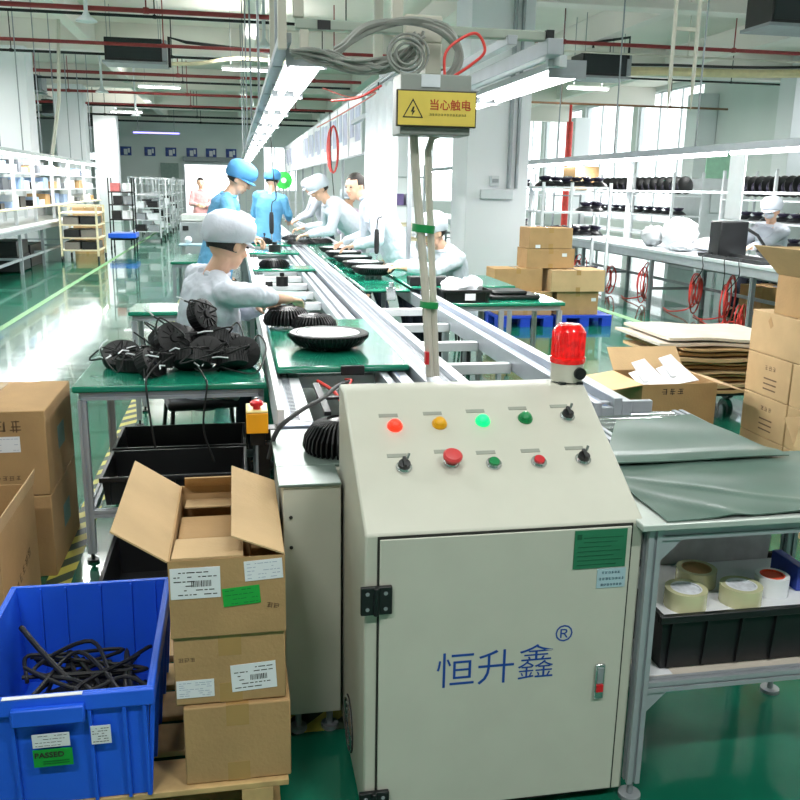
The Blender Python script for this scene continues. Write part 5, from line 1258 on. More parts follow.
for s, (z, nm_) in enumerate(((1.66, 'top shelf'), (.95, 'middle shelf'), (.35, 'low shelf'), (1.30, 'upper middle shelf'))):
    for i in range(6):
        if s == 3 and i < 4: continue
        pl(4.55+i*.165, 12.68, z+.08, (pi if (i+s) % 2 else pi*.94, 0, i), 'black lamp on the %s of the tall white rack, %s from left' % (nm_, on_[i]), .95)
for s, (z, nm_) in enumerate(((1.66, 'top shelf'), (.95, 'middle shelf'))):
    for i in range(4): pl(4.85+i*.165, 15.95, z+.08, (pi, 0, i), 'black lamp on the %s of the rear rack by the pillar, %s from left' % (nm_, on_[i]), .95)
t = rack('storage_shelf', 'long white shelf unit behind the right-hand worker holding upright black lamps', 7.6, 8.2, 10.2, 13.0, (.45, .85, 1.2, 1.52), 1.95, posts=((0, 0), (0, .5), (0, 1), (1, 0), (1, 1)))
t = rack('storage_shelf', 'long white shelf unit left of the red pipe holding upright black lamps', 7.6, 8.2, 14.6, 19.4, (.45, .85, 1.2, 1.55), 1.95, posts=((0, 0), (0, .33), (0, .66), (0, 1), (1, 0), (1, 1)))
for i in range(14):
    pl(7.9, 10.35+i*.19, 1.70, (radians(78), 0, radians(8)), 'upright black lamp behind the right bench worker, %s from the near end' % on_[i], 1.0)
for i in range(16):
    pl(7.9, 14.8+i*.28, 1.72, (radians(80), 0, radians(8)), 'upright black lamp on the shelf left of the red pipe, %s from near end' % on_[i], 1.0)
for i in range(8):
    pl(7.85, 10.4+i*.32, 1.28, (pi, 0, i), 'black lamp on the second shelf behind the bench worker, %s from near end' % on_[i], .9)
for i in range(8):
    pl(7.85, 10.4+i*.32, .93, (pi, 0, i), 'black lamp on the third shelf behind the bench worker, %s from near end' % on_[i], .9)
for i in range(12):
    pl(7.85, 14.8+i*.38, 1.28, (pi, 0, i), 'flat black lamp left of the red pipe, %s from near end' % on_[i], .9)
t = rack('grey_trolley', 'grey trolley rack with dark shelves right of the red pipe', 7.4, 8.1, 20.0, 22.5, (.3, .7, 1.1, 1.5), 1.55, GREYM, castors=.1)
one('white_machine', MB().box(9.5, 10.6, 17, 18.2, 0, 1.9).box(9.7, 10.4, 16.97, 17, 1.2, 1.7), WMET, 'white machine cabinet standing far back between the shelf units', 'machine', (10, 17.5, 0), bevel=.02)
one('green_screen_panel', MB().box(10.9, 11.5, 19.4, 19.45, 0.2, 2.5), mat('pale_green_panel', (176, 226, 196), .6), 'pale green panel standing by the bright right windows', 'panel', (11.2, 19.4, 0))
one('standing_fan', MB().cone((9.45, 12.9, 2.0), (9.38, 12.8, 2.02), .3, n=20).cone((9.5, 12.95, 0), (9.5, 12.95, 2.0), .03), mat('pale_fan', (206, 208, 210), .5), 'pale standing fan behind the light strip at right', 'fan', (9.5, 12.9, 0))
# behind the service pole: racks beyond the line
t = rack('storage_shelf', 'white shelf unit seen between the curtain and the big pillar', 2.45, 3.35, 15.5, 16.1, (.3, .8, 1.3, 1.8), 2.0)
for i, (x, m_, c_) in enumerate(((2.45, mat('red_box', (200, 90, 84), .6), 'red'), (2.75, mat('violet_box', (150, 130, 190), .6), 'violet'), (3.02, PAPER, 'white'))):
    one('small_carton', MB().box(x, x+.22, 15.55, 15.9, 1.301, 1.5), m_, 'small %s box on the shelf between the curtain and the pillar' % c_, 'box', (x, 15.7, 1.3), bevel=.004)
one('yellow_bag', MB().sphere((1.98, 12.6, 1.32), 1, 14, (.16, .14, .2)), mat('yellow_bag', (236, 200, 110), .6), 'yellow bag hanging behind the standing worker, left of the service pole', 'bag', (1.98, 12.6, 1.32))
rack('bag_stand', 'low beige stand behind the right-hand seated worker', 2.1, 2.6, 12.2, 13.0, (.5, .9, 1.10), 1.12, BEIGE)
# ------------------------------------------------------------------ left side
lb = thing('work_bench', 'long grey bench with aluminium legs along the left side of the hall', 'bench', (-4.2, 18, 0))
build('bench_top', MB().box(-4.9, -3.66, 11, 23.5, .765, .80), BENCH, lb, .004)
build('bench_edge', MB().box(-3.69, -3.655, 11, 23.5, .70, .764), ALUM, lb)
for y in (12.0, 14.2, 16.35, 18.2, 20.2, 22.2):
    for x in (-3.68, -4.85):
        l_ = MB(); profile(l_, (x, y, 0), (x, y, .70 if x > -4 else .765), .05); build('leg', l_, ALUM, lb)
    build('cross_rail', MB().box(-4.82, -3.71, y-.02, y+.02, .25, .29), ALUM, lb)
build('long_rail', MB().box(-3.70, -3.66, 11.1, 23.4, .25, .29), ALUM, lb)
lrk = thing('bench_rack', 'tall pale rack with shelves standing over the left bench', 'rack', (-4.2, 18, .8))
for y in (12.2, 14.6, 16.2, 17.6, 19.3, 21.2, 23.3, 25.6, 28):
    z0 = .801 if y < 23.5 else 0
    build('post', MB().box(-4.02, -3.96, y-.03, y+.03, z0, 2.06), WMET, lrk); build('post', MB().box(-4.62, -4.56, y-.03, y+.03, z0, 2.06), WMET, lrk)
build('shelf', MB().box(-4.63, -3.9, 11.5, 28.1, 1.08, 1.105), mat('beige_shelf', (232, 222, 190), .5), lrk)
build('shelf', MB().box(-4.55, -4.03, 11.5, 28.1, 1.42, 1.445), WMET, lrk)
build('shelf', MB().box(-4.55, -4.03, 11.5, 28.1, 1.74, 1.765), WMET, lrk)
ls = thing('light_strip', 'long white light strip on top of the left rack', 'lamp', (-3.9, 19, 2.1))
build('trunking', MB().box(-4.05, -3.72, 11, 28.1, 2.09, 2.15), WMET, ls, .004)
for i in range(9):
    y = 11.2+i*1.87; build('light', MB().box(-3.98, -3.80, y, y+1.55, 2.063, 2.089), TUBE, ls)
R_ = random.Random(5); cols_ = [('white', PAPER), ('white', WMET), ('black', BLACK), ('pale blue', mat('pale_blue_goods', (150, 176, 216), .5)), ('brown', CARD), ('dark grey', mat('dark_grey_goods', (80, 84, 90), .6)), ('white', LFACE)]
n = 0
for (z, nm_) in ((1.7655, 'top'), (1.4455, 'middle'), (1.1055, 'lower')):
    y = 14.7; k2 = 0
    while y < 27.5:
        w = R_.uniform(.18, .5); h = R_.uniform(.1, .25); cn, cm = R_.choice(cols_)
        if R_.random() < .75:
            k2 += 1
            one('stored_box', MB().box(-4.45, -4.06, y, y+w, z, z+h), cm, '%s box on the %s shelf of the left rack, number %s from front' % (cn, nm_, ['one','two','three','four','five','six','seven','eight','nine','ten','eleven','twelve','thirteen','fourteen','fifteen','sixteen','seventeen','eighteen','nineteen','twenty','twenty one','twenty two','twenty three','twenty four','twenty five','twenty six','twenty seven','twenty eight'][k2-1]), 'box', (-4.25, y+w/2, z), 'goods on the left rack')
        y += w+R_.uniform(.06, .2)
one('blue_box', MB().box(-4.3, -3.98, 15.6, 15.95, .8015, 1.04), BLUEP, 'bright blue plastic box on the left bench', 'box', (-4.1, 15.8, .8), bevel=.006)
one('blue_box', MB().box(-4.35, -3.95, 14.9, 15.35, .8015, .93), mat('deep_blue', (36, 60, 150), .5), 'darker blue low box left of the bright blue one on the bench', 'box', (-4.1, 15.1, .8), bevel=.006)
one('storage_crate', MB().box(-4.7, -3.78, 16.6, 17.5, .02, .30), BLACK, 'black crate on the floor under the left bench, lower of two', 'crate', (-4.2, 17, 0), bevel=.01)
one('storage_crate', MB().box(-4.7, -3.80, 16.6, 17.5, .301, .56), BLACK, 'black crate stacked on another under the left bench', 'crate', (-4.2, 17, .3), bevel=.01)
one('storage_crate', MB().box(-4.7, -3.85, 17.9, 18.9, .0, .42), BLACK, 'black crate further back under the left bench', 'crate', (-4.2, 18.4, 0), bevel=.01)
carton('carton', 'tall brown carton behind the beige trolley by the left bench', -3.60, -3.05, 21.2, 21.9, 0, 1.05, CARD, None, tape='y')
def trolley(label, x0, x1, y0, y1, shelves, top, m, name='shelf_trolley', goods=(), rail=True):
    t = rack(name, label, x0, x1, y0, y1, shelves, top, m, castors=.12)
    t['category'] = 'trolley'
    if rail:
        build('top_rail', MB().box(x0+.04, x1-.04, y0+.01, y0+.035, top-.03, top-.001).box(x0+.04, x1-.04, y1-.035, y1-.01, top-.03, top-.001), m, t)
    return t
trolley('beige tube trolley with five shelves at the end of the left bench', -3.5, -2.75, 19.0, 20.1, (.25, .5, .76, 1.0), 1.14, BEIGE)
R_ = random.Random(9)
for s, z in enumerate((.2505, .5005, .7605)):
    for j in range(2):
        one('stored_box', MB().box(-3.44+j*.34, -3.14+j*.34, 19.1, 19.9, z, z+.15), BLACK if (s+j) % 2 else mat('mixed_goods', (120, 116, 110), .6), '%s box on the %s shelf of the beige trolley, %s side' % ('black' if (s+j) % 2 else 'grey', ('bottom', 'second', 'third')[s], ('left', 'right')[j]), 'box', (-3.3+j*.34, 19.5, z))
bc_ = rack('black_cart', 'tall black wire cart with a blue tray low down', -2.95, -2.38, 22.3, 22.9, (.75, 1.1, 1.4), 1.72, BLACKM, castors=.12, r=.014)
build('blue_tray', MB().box(-2.99, -2.34, 22.2, 23.0, .30, .42), BLUEP, bc_, .02, label='blue plastic tray')
build('tray_support', MB().box(-2.93, -2.4, 22.32, 22.36, .25, .299).box(-2.93, -2.4, 22.84, 22.88, .25, .299), BLACKM, bc_)
for i, (x, z, c_, m_) in enumerate(((-2.9, .751, 'black', BLACK), (-2.65, .751, 'white', PAPER), (-2.85, 1.101, 'black', BLACK), (-2.6, 1.101, 'grey', GREYM), (-2.9, 1.401, 'pink', mat('pink_box', (226, 130, 130), .6)), (-2.62, 1.401, 'white', LFACE))):
    one('stored_box', MB().box(x, x+.2, 22.4, 22.75, z, z+.2), m_, '%s box on the %s shelf of the black wire cart' % (c_, {.751: 'lowest', 1.101: 'middle', 1.401: 'top'}[z]), 'box', (x, 22.5, z))
tn = ['nearest', 'second', 'third', 'fourth', 'farthest']
for i, y in enumerate((25.6, 28.4, 31.4, 34.6, 38.0)):
    trolley('%s white shelf trolley in the row along the left aisle' % tn[i], -2.85-(.1*i), -2.0-.02*i, y, y+1.5, (.3, .62, .95, 1.28, 1.6), 1.78, WMET, name='white_trolley')
    for s, z in enumerate((.301, .621, .951)):
        for j in range(2):
            one('stored_box', MB().box(-2.72+.36*j-.05*i, -2.44+.36*j-.05*i, y+.1, y+.6, z, z+.17), (BLACK, GREYM, LFACE)[(i+s+j) % 3], '%s box on the %s shelf of the %s white trolley, %s side' % (('black', 'grey', 'white')[(i+s+j) % 3], ('bottom', 'second', 'third')[s], tn[i], ('left', 'right')[j]), 'box', (-2.6+.36*j-.05*i, y+.3, z))
# far end clutter along the line
for i, (x, y) in enumerate(((-3.2, 41), (1.2, 44), (2.6, 40))):
    rack('distant_rack', ['pale rack close to the far wall at left', 'pale rack near the far wall right of the doorway', 'pale rack far behind the line'][i], x-.6, x+.6, y, y+.8, (.4, .9, 1.4), 1.9)
# ------------------------------------------------------------------ people
def finish(name, mb, m, parent, vox, smooth=4, noise=0, nsize=.08, label=None):
    o = build(name, mb, m, None, smooth=False)
    rm = o.modifiers.new('r', 'REMESH'); rm.mode = 'VOXEL'; rm.voxel_size = vox; rm.use_smooth_shade = True
    sm = o.modifiers.new('s', 'SMOOTH'); sm.factor = .5; sm.iterations = smooth
    if noise:
        tx = bpy.data.textures.new('folds', 'CLOUDS'); tx.noise_scale = nsize; tx.noise_depth = 2
        d = o.modifiers.new('d', 'DISPLACE'); d.texture = tx; d.strength = noise; d.mid_level = .5
    apply_mods(o)
    me = o.data; me.materials.clear(); me.materials.append(m)
    me.polygons.foreach_set('use_smooth', [True]*len(me.polygons))
    me.transform(Matrix.Translation(-worldoff(parent))); o.parent = parent
    if label: o['label'] = label
    return o
def loft(mb, rings, n=20):
    """rings: (centre, side vector, front vector) ellipses"""
    vs = []
    for c, a, b in rings:
        vs += [V(c)+V(a)*cos(2*pi*i/n)+V(b)*sin(2*pi*i/n) for i in range(n)]
    k_ = len(rings)
    return mb.add(vs, [(i*n+j, i*n+(j+1) % n, (i+1)*n+(j+1) % n, (i+1)*n+j) for i in range(k_-1) for j in range(n)]+[tuple(range(n))[::-1], tuple(range((k_-1)*n, k_*n))])
def hand(mb, wrist, d, palm_n, s=1, curl=.5, side=1):
    """d: wrist to knuckles, palm_n: direction the palm faces; side: +1 thumb on d x n"""
    d = V(d).normalized(); pn = (V(palm_n)-d*V(palm_n).dot(d)).normalized(); u = d.cross(pn)*side
    w = V(wrist); k_ = w+d*.085*s
    for j in range(4):
        o_ = u*(.030-.020*j)*s
        mb.capsule(w+d*.012*s+o_*.55, k_+o_-d*(.006*abs(j-1))*s, .0135*s, .0105*s, 8)
        L = (.074, .082, .076, .060)[j]*s; a = curl; p = k_+o_-d*(.006*abs(j-1))*s; dd = d
        for seg in range(3):
            dd = (d*cos(a)+pn*sin(a)); q = p+dd*L*(.44, .31, .25)[seg]
            mb.capsule(p, q, (.0092, .0084, .0074)[seg]*s, (.0084, .0075, .0064)[seg]*s, 8); p = q; a += curl
    t0 = w+d*.02*s+u*.026*s; td = (d*.75+u*.6+pn*.35).normalized(); t1 = t0+td*.042*s; t2 = t1+(d*.9+u*.15+pn*.4).normalized()*.032*s
    mb.capsule(t0, t1, .0135*s, .0105*s, 8).capsule(t1, t2, .0105*s, .0085*s, 8)
def person(label, P, C, f, head, hf, arms, legs=None, coat=COATW, cap='white', hair=HAIR, vox=.008, s=1, cat='person', skirt=.2, sleeve=.92, hem=None, tilt=(0, 0, 1), trous=TROUS, hands=True, seated=True, shorth=False):
    """P pelvis, C upper chest, f facing; head centre, hf face direction; arms [(elbow, wrist, palm_n, curl)] right, left; legs [(knee, ankle)]"""
    P = V(P); C = V(C); f = V(f).normalized(); s *= 1.06; C = V(head)+(C-V(head))*min(1, .225*s/(C-V(head)).length)
    up = (C-P).normalized(); f = (f-up*f.dot(up)).normalized(); r = f.cross(up).normalized()
    t = thing('person', label, cat, (P.x, P.y, 0))
    H = V(head); hf = V(hf).normalized(); hu = V(tilt); hu = (hu-hf*hu.dot(hf)).normalized(); hr = hf.cross(hu)
    HM = Matrix((hr, hf, hu)).transposed()
    tr = (C-P).length
    sh = [C+r*.175*s+up*.02, C-r*.175*s+up*.02]
    nk = C+up*.07*s+f*.01
    b = MB()
    loft(b, [(P-up*.09*s, r*.12*s, f*.09*s), (P, r*.165*s, f*.115*s), (P+up*tr*.4, r*.135*s, f*.10*s), (P+up*tr*.75, r*.16*s, f*.115*s), (C, r*.165*s, f*.10*s), (C+up*.055*s, r*.10*s, f*.07*s)])
    b.capsule(nk-up*.03, H-hu*.06*s-hf*.01*s, .056*s, .052*s, 14)
    # head: skull, jaw, nose, ears, brow
    b.sphere(H+hu*.02*s-hf*.012*s, .1*s, 24, (.80, .98, 1.02), HM)
    b.sphere(H-hu*.045*s+hf*.022*s, .068*s, 20, (.86, .92, 1.0), HM)
    b.sphere(H-hu*.085*s+hf*.052*s, .026*s, 12, (1.1, .9, .8), HM)
    b.cone(H+hu*.018*s+hf*.080*s, H-hu*.022*s+hf*.104*s, .008*s, .013*s, 10).sphere(H-hu*.022*s+hf*.098*s, .0145*s, 10, (1.1, 1, .8), HM)
    b.capsule(H+hu*.034*s+hf*.078*s+hr*.035*s, H+hu*.034*s+hf*.078*s-hr*.035*s, .010*s, .010*s, 8)
    for q in (-1, 1):
        b.sphere(H-hu*.0*s+hr*q*.080*s-hf*.008*s, .03*s, 10, (.35, .7, 1.05), HM)
        b.sphere(H-hu*.025*s+hf*.06*s+hr*q*.034*s, .022*s, 10)
    for i, (e, w, pn, cu) in enumerate(arms):
        e = V(e); w = V(w)
        b.capsule(sh[i], e, .05*s, .040*s, 12).capsule(e, w, .041*s, .026*s, 12)
        if hands:
            hand(b, w, (w-e), pn, s, cu, 1 if i == 0 else -1)
    hip = [P+r*.09*s-up*.05, P-r*.09*s-up*.05]
    if legs:
        for i, (k_, a) in enumerate(legs):
            k_ = V(k_); a = V(a); b.capsule(hip[i], k_, .082*s, .055*s, 12).capsule(k_, a, .054*s, .034*s, 12); b.capsule(a, a+f*.12-V((0, 0, .03)), .03, .028, 8)
    finish('body', b, SKIN, t, vox, 3)
    # eyes and mouth
    for q in (-1, 1): build('eye', MB().sphere(H+hu*.014*s+hf*.0835*s+hr*q*.031*s, .0115*s, 10, (1.2, .7, .55), HM), EYE, t)
    build('mouth', MB().sphere(H-hu*.055*s+hf*.0805*s, .02*s, 10, (1.0, .45, .22), HM), LIP, t)
    # coat
    c = MB(); g = .022*s
    rings = [(P-up*skirt, r*(.185*s+g), f*(.14*s+g)), (P, r*(.175*s+g), f*(.13*s+g)), (P+up*tr*.4, r*(.15*s+g), f*(.115*s+g)), (P+up*tr*.75, r*(.168*s+g), f*(.122*s+g)), (C, r*(.16*s+g), f*(.10*s+g)), (C+up*.06*s, r*(.085*s), f*(.075*s))]
    loft(c, rings)
    for q in (-1, 1): c.capsule(C+up*.045*s+r*q*.05*s, C+r*q*.15*s+up*.005*s, .052*s, .062*s, 12)
    for i, (e, w, pn, cu) in enumerate(arms):
        e = V(e); w = V(w); sl = sleeve if not isinstance(sleeve, (tuple, list)) else sleeve[i]
        c.capsule(sh[i]-up*.012, e, .066*s, .058*s, 14)
        c.cone(e, e.lerp(w, sl), .058*s, .044*s, 14); c.sphere(e, .058*s, 12)
    if legs and seated:
        for i, (k_, a) in enumerate(legs): c.capsule(hip[i], hip[i].lerp(V(k_), .75), .10*s, .078*s, 12)
    finish('coat', c, coat, t, max(vox, .009), 4, .024, .075)
    build('collar', MB().tube([C+up*(.055+.012*abs(cos(a*pi/8)))*s+r*.068*s*sin(a*pi/8)+f*(.062*s*cos(a*pi/8)+.012) for a in range(-7, 8)], .017*s, 8), coat, t)
    # trousers and shoes
    if legs:
        l_ = MB().sphere(P-up*.04, .16*s, 14)
        for i, (k_, a) in enumerate(legs): l_.capsule(hip[i], k_, .092*s, .066*s, 12).capsule(k_, V(a)+V((0, 0, .03)), .064*s, .05*s, 12)
        finish('trousers', l_, trous, t, .012, 3)
        for i, (k_, a) in enumerate(legs):
            a = V(a); build('shoe', MB().capsule(V((a.x, a.y, .045)), V((a.x, a.y, .036))+f*.14, .044, .035, 12), SHOE, t)
    # hair under the cap, then the cap
    hm = MB().sphere(H+hu*.022*s-hf*.02*s, .107*s, 24, (.82, .96, 1.0), HM)
    o = build('hair', hm, hair, t)
    me = o.data; bm = bmesh.new(); bm.from_mesh(me); off = worldoff(t)
    kill = [v for v in bm.verts if ((v.co+off-H).dot(hf) > .045*s and (v.co+off-H).dot(hu) < .055*s) or (v.co+off-H).dot(hu) < -.045*s or ((v.co+off-H).dot(hu) < .0 and (v.co+off-H).dot(hf) > .012*s)]
    bmesh.ops.delete(bm, geom=kill, context='VERTS'); bmesh.ops.solidify(bm, geom=bm.faces[:], thickness=.006); bm.to_mesh(me); bm.free()
    if cap:
        cm_ = {'white': COATW, 'blue': CAPB}[cap]
        k_ = MB()
        prof_ = [(.098, .040), (.110, .044), (.123, .066), (.126, .100), (.116, .132), (.086, .156), (.045, .168), (.012, .171)]
        vs_ = []; n_ = 30
        for ri, (rr, zz) in enumerate(prof_):
            for i in range(n_):
                a = 2*pi*i/n_; wob = 1+(.02*sin(7*a+ri)+.013*sin(11*a-ri*2) if ri > 0 else 0)
                vs_.append(H+HM@V((rr*.91*cos(a)*wob, rr*1.08*sin(a)*wob-.016, zz-.070*(1-zz/.18)*(1-sin(a))*.5))*s)
        k_.add(vs_, [(i*n_+j, i*n_+(j+1) % n_, (i+1)*n_+(j+1) % n_, (i+1)*n_+j) for i in range(len(prof_)-1) for j in range(n_)]+[tuple(range((len(prof_)-1)*n_, len(prof_)*n_)), tuple(range(n_))[::-1]])
        co_ = build('cap', k_, cm_, t)
        # peak
        pk = MB(); a0 = []; a1 = []
        for i in range(13):
            a = radians(20+140*i/12); a0.append(H+HM@V((.096*cos(a), .104*sin(a)-.016, .040))*s); a1.append(H+HM@V((.098*cos(a), .104*sin(a)+.05*sin(a)**1.5-.016, .022))*s)
        n_ = 13; vv_ = a0+a1+[p+hu*.005 for p in a0]+[p+hu*.005 for p in a1]
        pk.add(vv_, [(i, i+1, n_+i+1, n_+i) for i in range(12)]+[(2*n_+i, 3*n_+i, 3*n_+i+1, 2*n_+i+1) for i in range(12)]+[(n_+i, n_+i+1, 3*n_+i+1, 3*n_+i) for i in range(12)])
        build('cap_peak', pk, cm_, co_)
    return t
# A: seated worker nearest, seen from behind and his right side
person('seated person in white coat and cap, nearest, arm stretched over a heat sink',
    (-.19, 4.88, .57), (-.13, 4.82, 1.07), (.90, .42, 0), (-.03, 4.80, 1.285), (.80, .52, -.30),
    [((.10, 4.60, 1.04), (.285, 4.86, .99), (0, .1, -1), .55), ((.05, 5.06, .90), (.145, 4.86, .955), (.3, .2, -1), .6)],
    [((.05, 4.72, .545), (.03, 4.80, .09)), ((.05, 5.12, .545), (.03, 5.22, .09))], vox=.0062, sleeve=(.50, .85), skirt=.12, s=1.04)
# B: blue worker standing at left of the line
person('person in blue coat and blue cap bending over the left lane',
    (-.17, 8.55, .93), (-.10, 8.50, 1.40), (1, .05, 0), (.065, 8.46, 1.645), (.86, -.25, -.52),
    [((-.02, 8.22, 1.17), (.17, 8.32, 1.13), (.2, .3, -1), .6), ((.05, 8.72, 1.16), (.20, 8.55, 1.10), (.1, -.2, -1), .6)],
    [((-.16, 8.42, .5), (-.2, 8.42, .09)), ((-.16, 8.68, .5), (-.2, 8.68, .09))], COATB, 'blue', vox=.008, seated=False, s=1.02)
# C: blue worker seen from behind further up
person('person in blue work coat and blue cap seen from behind, further up the line',
    (.47, 13.05, .93), (.52, 13.0, 1.40), (.25, 1, 0), (.56, 13.05, 1.66), (.3, .95, -.35),
    [((.78, 13.02, 1.2), (.80, 13.25, 1.12), (0, 0, -1), .5), ((.30, 13.15, 1.2), (.42, 13.4, 1.12), (0, 0, -1), .5)],
    [((.5, 13.08, .5), (.5, 13.02, .09)), ((.34, 13.08, .5), (.34, 13.02, .09))], COATB, 'blue', vox=.012, seated=False)
# D: white worker right, leaning to the left
person('person in white coat and cap leaning over the right lane, hands on a lamp',
    (1.80, 10.75, .80), (1.28, 10.6, 1.25), (-1, -.15, 0), (.99, 10.5, 1.56), (-.80, -.35, -.55),
    [((1.12, 10.95, 1.13), (.84, 11.0, 1.10), (0, 0, -1), .5), ((1.12, 10.36, 1.10), (.84, 10.42, 1.05), (0, .1, -1), .5)],
    [((1.72, 10.9, .45), (1.82, 10.9, .09)), ((1.72, 10.6, .45), (1.82, 10.6, .09))], COATW, 'white', vox=.009, seated=False, tilt=(-.2, 0, 1))
# E: standing worker partly hidden by the curtain
person('dark-haired bareheaded person in white coat standing behind the lamp row',
    (1.60, 8.45, .93), (1.40, 8.40, 1.38), (-1, -.1, 0), (1.16, 8.62, 1.60), (-.75, -.62, -.18),
    [((1.28, 8.72, 1.13), (1.10, 9.0, 1.05), (0, 0, -1), .35), ((1.32, 8.16, 1.12), (1.10, 8.30, 1.06), (0, 0, -1), .35)],
    [((1.66, 8.55, .5), (1.72, 8.55, .09)), ((1.66, 8.3, .5), (1.72, 8.3, .09))], COATW, None, vox=.008, seated=False)
# F: small worker behind
person('small person in lilac-white coat with raised hand behind the hanging screwdriver',
    (1.72, 12.9, .70), (1.68, 12.8, 1.17), (-.5, -1, 0), (1.62, 12.72, 1.43), (-.4, -.9, -.1),
    [((1.50, 12.65, 1.0), (1.52, 12.52, 1.18), (0, 1, 0), .4), ((1.88, 12.6, 1.0), (1.75, 12.45, .95), (0, 0, -1), .4)],
    [((1.72, 12.5, .5), (1.72, 12.5, .09)), ((1.9, 12.55, .5), (1.9, 12.55, .09))], mat('pale_lilac_coat', (218, 208, 226), .8), 'white', vox=.012)
# G: seated worker at right
person('person in white coat and white cap seated at the right lane behind the service pole',
    (1.92, 7.45, .60), (1.80, 7.34, 1.02), (-1, -.35, 0), (1.64, 7.27, 1.235), (-.86, -.42, -.35),
    [((1.60, 7.60, .93), (1.36, 7.42, .955), (0, 0, -1), .45), ((1.60, 6.98, .95), (1.37, 7.06, .965), (0, .2, -1), .45)],
    [((1.62, 7.62, .56), (1.60, 7.62, .09)), ((1.62, 7.25, .56), (1.60, 7.25, .09))], COATW, 'white', vox=.008, skirt=.14)
# H: worker at the right bench
person('person in white coat, white cap and face mask seated at the right bench',
    (7.12, 10.75, .62), (7.05, 10.70, 1.08), (-1, -.3, 0), (6.94, 10.60, 1.38), (-.75, -.55, -.25),
    [((6.84, 10.95, .98), (6.57, 10.85, .93), (0, 0, -1), .4), ((6.80, 10.40, .98), (6.50, 10.3, .93), (0, 0, -1), .4)],
    [((6.87, 10.9, .56), (6.72, 10.9, .09)), ((6.87, 10.6, .56), (6.72, 10.6, .09))], COATW, 'white', vox=.01, skirt=.14, s=1.12)
mk = MB().sphere((6.94-.047, 10.60-.040, 1.34), .062, 16, (1, 1, .85)); hobj = [o for o in COL.objects if o.get('label', '').startswith('person in white coat, white cap and face mask')][0]
build('face_mask', mk, mat('grey_mask', (196, 204, 214), .8), hobj)
st = one('stool', MB().box(6.85, 7.15, 10.6, 10.9, .42, .46).box(6.87, 6.9, 10.62, 10.65, 0, .42).box(7.1, 7.13, 10.62, 10.65, 0, .42).box(6.87, 6.9, 10.85, 10.88, 0, .42).box(7.1, 7.13, 10.85, 10.88, 0, .42), SEAT, 'dark stool under the worker with the face mask', 'stool', (7, 10.75, 0))
one('stool', MB().box(1.76, 2.06, 7.32, 7.60, .40, .44).box(1.78, 1.81, 7.34, 7.37, 0, .4).box(2.0, 2.03, 7.34, 7.37, 0, .4).box(1.78, 1.81, 7.54, 7.57, 0, .4).box(2.0, 2.03, 7.54, 7.57, 0, .4), SEAT, 'dark stool under the worker behind the service pole', 'stool', (1.9, 7.45, 0))
one('stool', MB().box(1.6, 1.9, 12.8, 13.05, .50, .54).box(1.62, 1.65, 12.82, 12.85, 0, .5).box(1.85, 1.88, 12.82, 12.85, 0, .5).box(1.62, 1.65, 13.0, 13.03, 0, .5).box(1.85, 1.88, 13.0, 13.03, 0, .5), SEAT, 'dark stool under the distant worker with a raised hand', 'stool', (1.75, 12.9, 0))
# I: person in pink before the doorway
person('person in pink shirt, hands together, before the bright far doorway',
    (-.76, 22.0, .93), (-.76, 21.98, 1.38), (.15, -1, 0), (-.76, 21.95, 1.63), (.1, -1, -.1),
    [((-1.0, 21.9, 1.15), (-.84, 21.72, 1.12), (.5, .5, 0), .4), ((-.52, 21.9, 1.15), (-.68, 21.72, 1.10), (-.5, .5, 0), .4)],
    [((-.86, 21.95, .5), (-.86, 22, .09)), ((-.66, 21.95, .5), (-.66, 22, .09))], COATP, None, vox=.014, seated=False, trous=mat('grey_trousers', (110, 110, 116), .8))
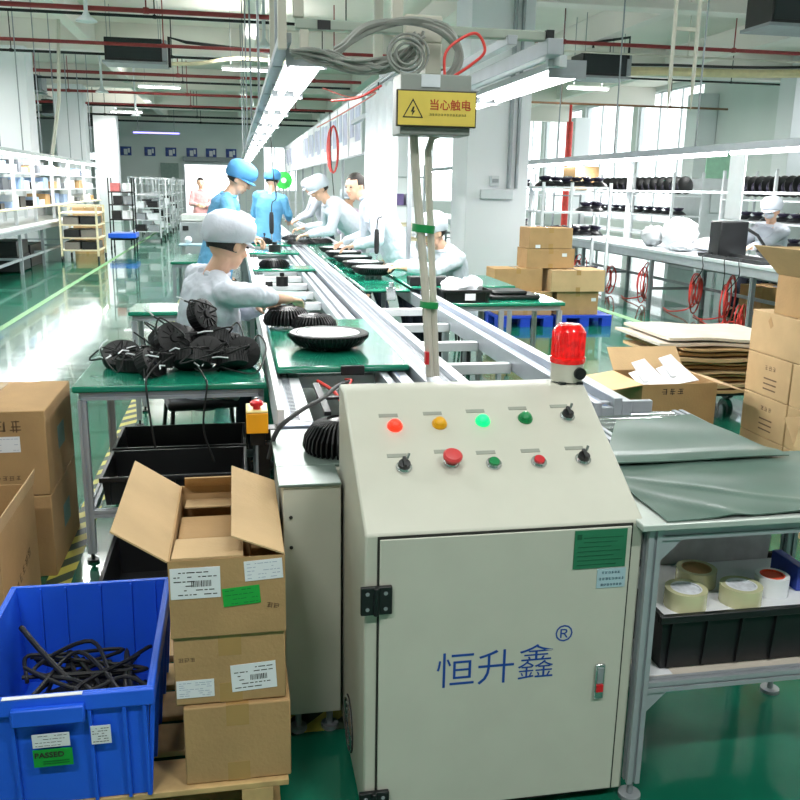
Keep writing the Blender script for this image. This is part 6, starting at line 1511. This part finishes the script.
# J: two distant workers
person('distant person in white coat bending beside the right lane beyond the green fan',
    (1.75, 16.6, .9), (1.55, 16.5, 1.33), (-1, -.1, 0), (1.38, 16.4, 1.58), (-.8, -.3, -.5),
    [((1.38, 16.8, 1.12), (1.15, 16.7, 1.0), (0, 0, -1), .4), ((1.38, 16.2, 1.12), (1.15, 16.3, 1.0), (0, 0, -1), .4)],
    [((1.75, 16.7, .5), (1.8, 16.7, .09)), ((1.75, 16.45, .5), (1.8, 16.45, .09))], COATW, 'white', vox=.014, seated=False)
person('distant person in white coat standing at the far left lane',
    (-.15, 15.2, .9), (-.05, 15.2, 1.35), (1, 0, 0), (.08, 15.2, 1.6), (.8, -.2, -.5),
    [((.05, 14.95, 1.15), (.3, 15.0, 1.05), (0, 0, -1), .4), ((.05, 15.45, 1.15), (.3, 15.4, 1.05), (0, 0, -1), .4)],
    [((-.15, 15.05, .5), (-.15, 15.05, .09)), ((-.15, 15.3, .5), (-.15, 15.3, .09))], COATW, 'white', vox=.014, seated=False)
# ------------------------------------------------------------------ light: overcast sky, windows, the hall's own lamps, added fill lamps
w = bpy.data.worlds.new('world'); scene.world = w; w.use_nodes = True
bg = w.node_tree.nodes['Background']; bg.inputs['Color'].default_value = (.93, .97, 1, 1); bg.inputs['Strength'].default_value = 2.6
def area(name, loc, sx, sy, power, rot=(0, 0, 0), col=(1, 1, .98)):
    l = bpy.data.lights.new(name, 'AREA'); l.shape = 'RECTANGLE'; l.size = sx; l.size_y = sy; l.energy = power; l.color = col
    o = bpy.data.objects.new(name, l); COL.objects.link(o); o.location = loc; o.rotation_euler = rot
    return o
# one lamp under each run of tubes
area('line_lamp', (.37, 9, 2.17), .16, 9, 190)
area('line_lamp', (.37, 18, 2.17), .16, 9, 260)
area('line_lamp', (1.70, 6.8, 2.17), .16, 4.6, 105)
area('bench_lamp', (6.1, 12, 2.05), .14, 11, 260)
area('bench_lamp', (6.1, 22, 2.05), .14, 11, 300)
area('bench_lamp', (-3.9, 19, 2.05), .14, 17, 190)
# ceiling lamps of the hall and the added near fill, each at its fixture
for o in [o for o in COL.objects if o.name.startswith('ceiling_lamp')]:
    x, y, z = o.location
    if abs(y-40) < .1: continue
    y = round(y, 3)
    area('hall_lamp', (x, y, z-.06), 1.2, .16, (85 if y < 0 else 22 if y == 2.0 and x > 0 else 38) if y < 6 else 125 if y < 16 else 230)
    if y > 15: area('added_uplight', (x, y, z+.1), 1.2, .16, 40, (pi, 0, 0))  # upward area light added to brighten the ceiling
scene.view_settings.view_transform = 'Standard'; scene.view_settings.look = 'None'
scene.view_settings.gamma = 1; scene.view_settings.use_curve_mapping = False
scene.view_settings.exposure = 0.2
scene.cycles.max_bounces = 6; scene.cycles.diffuse_bounces = 3; scene.cycles.glossy_bounces = 3; scene.cycles.transparent_max_bounces = 8
scene.cycles.caustics_reflective = False; scene.cycles.caustics_refractive = False
scene.cycles.sample_clamp_indirect = 6
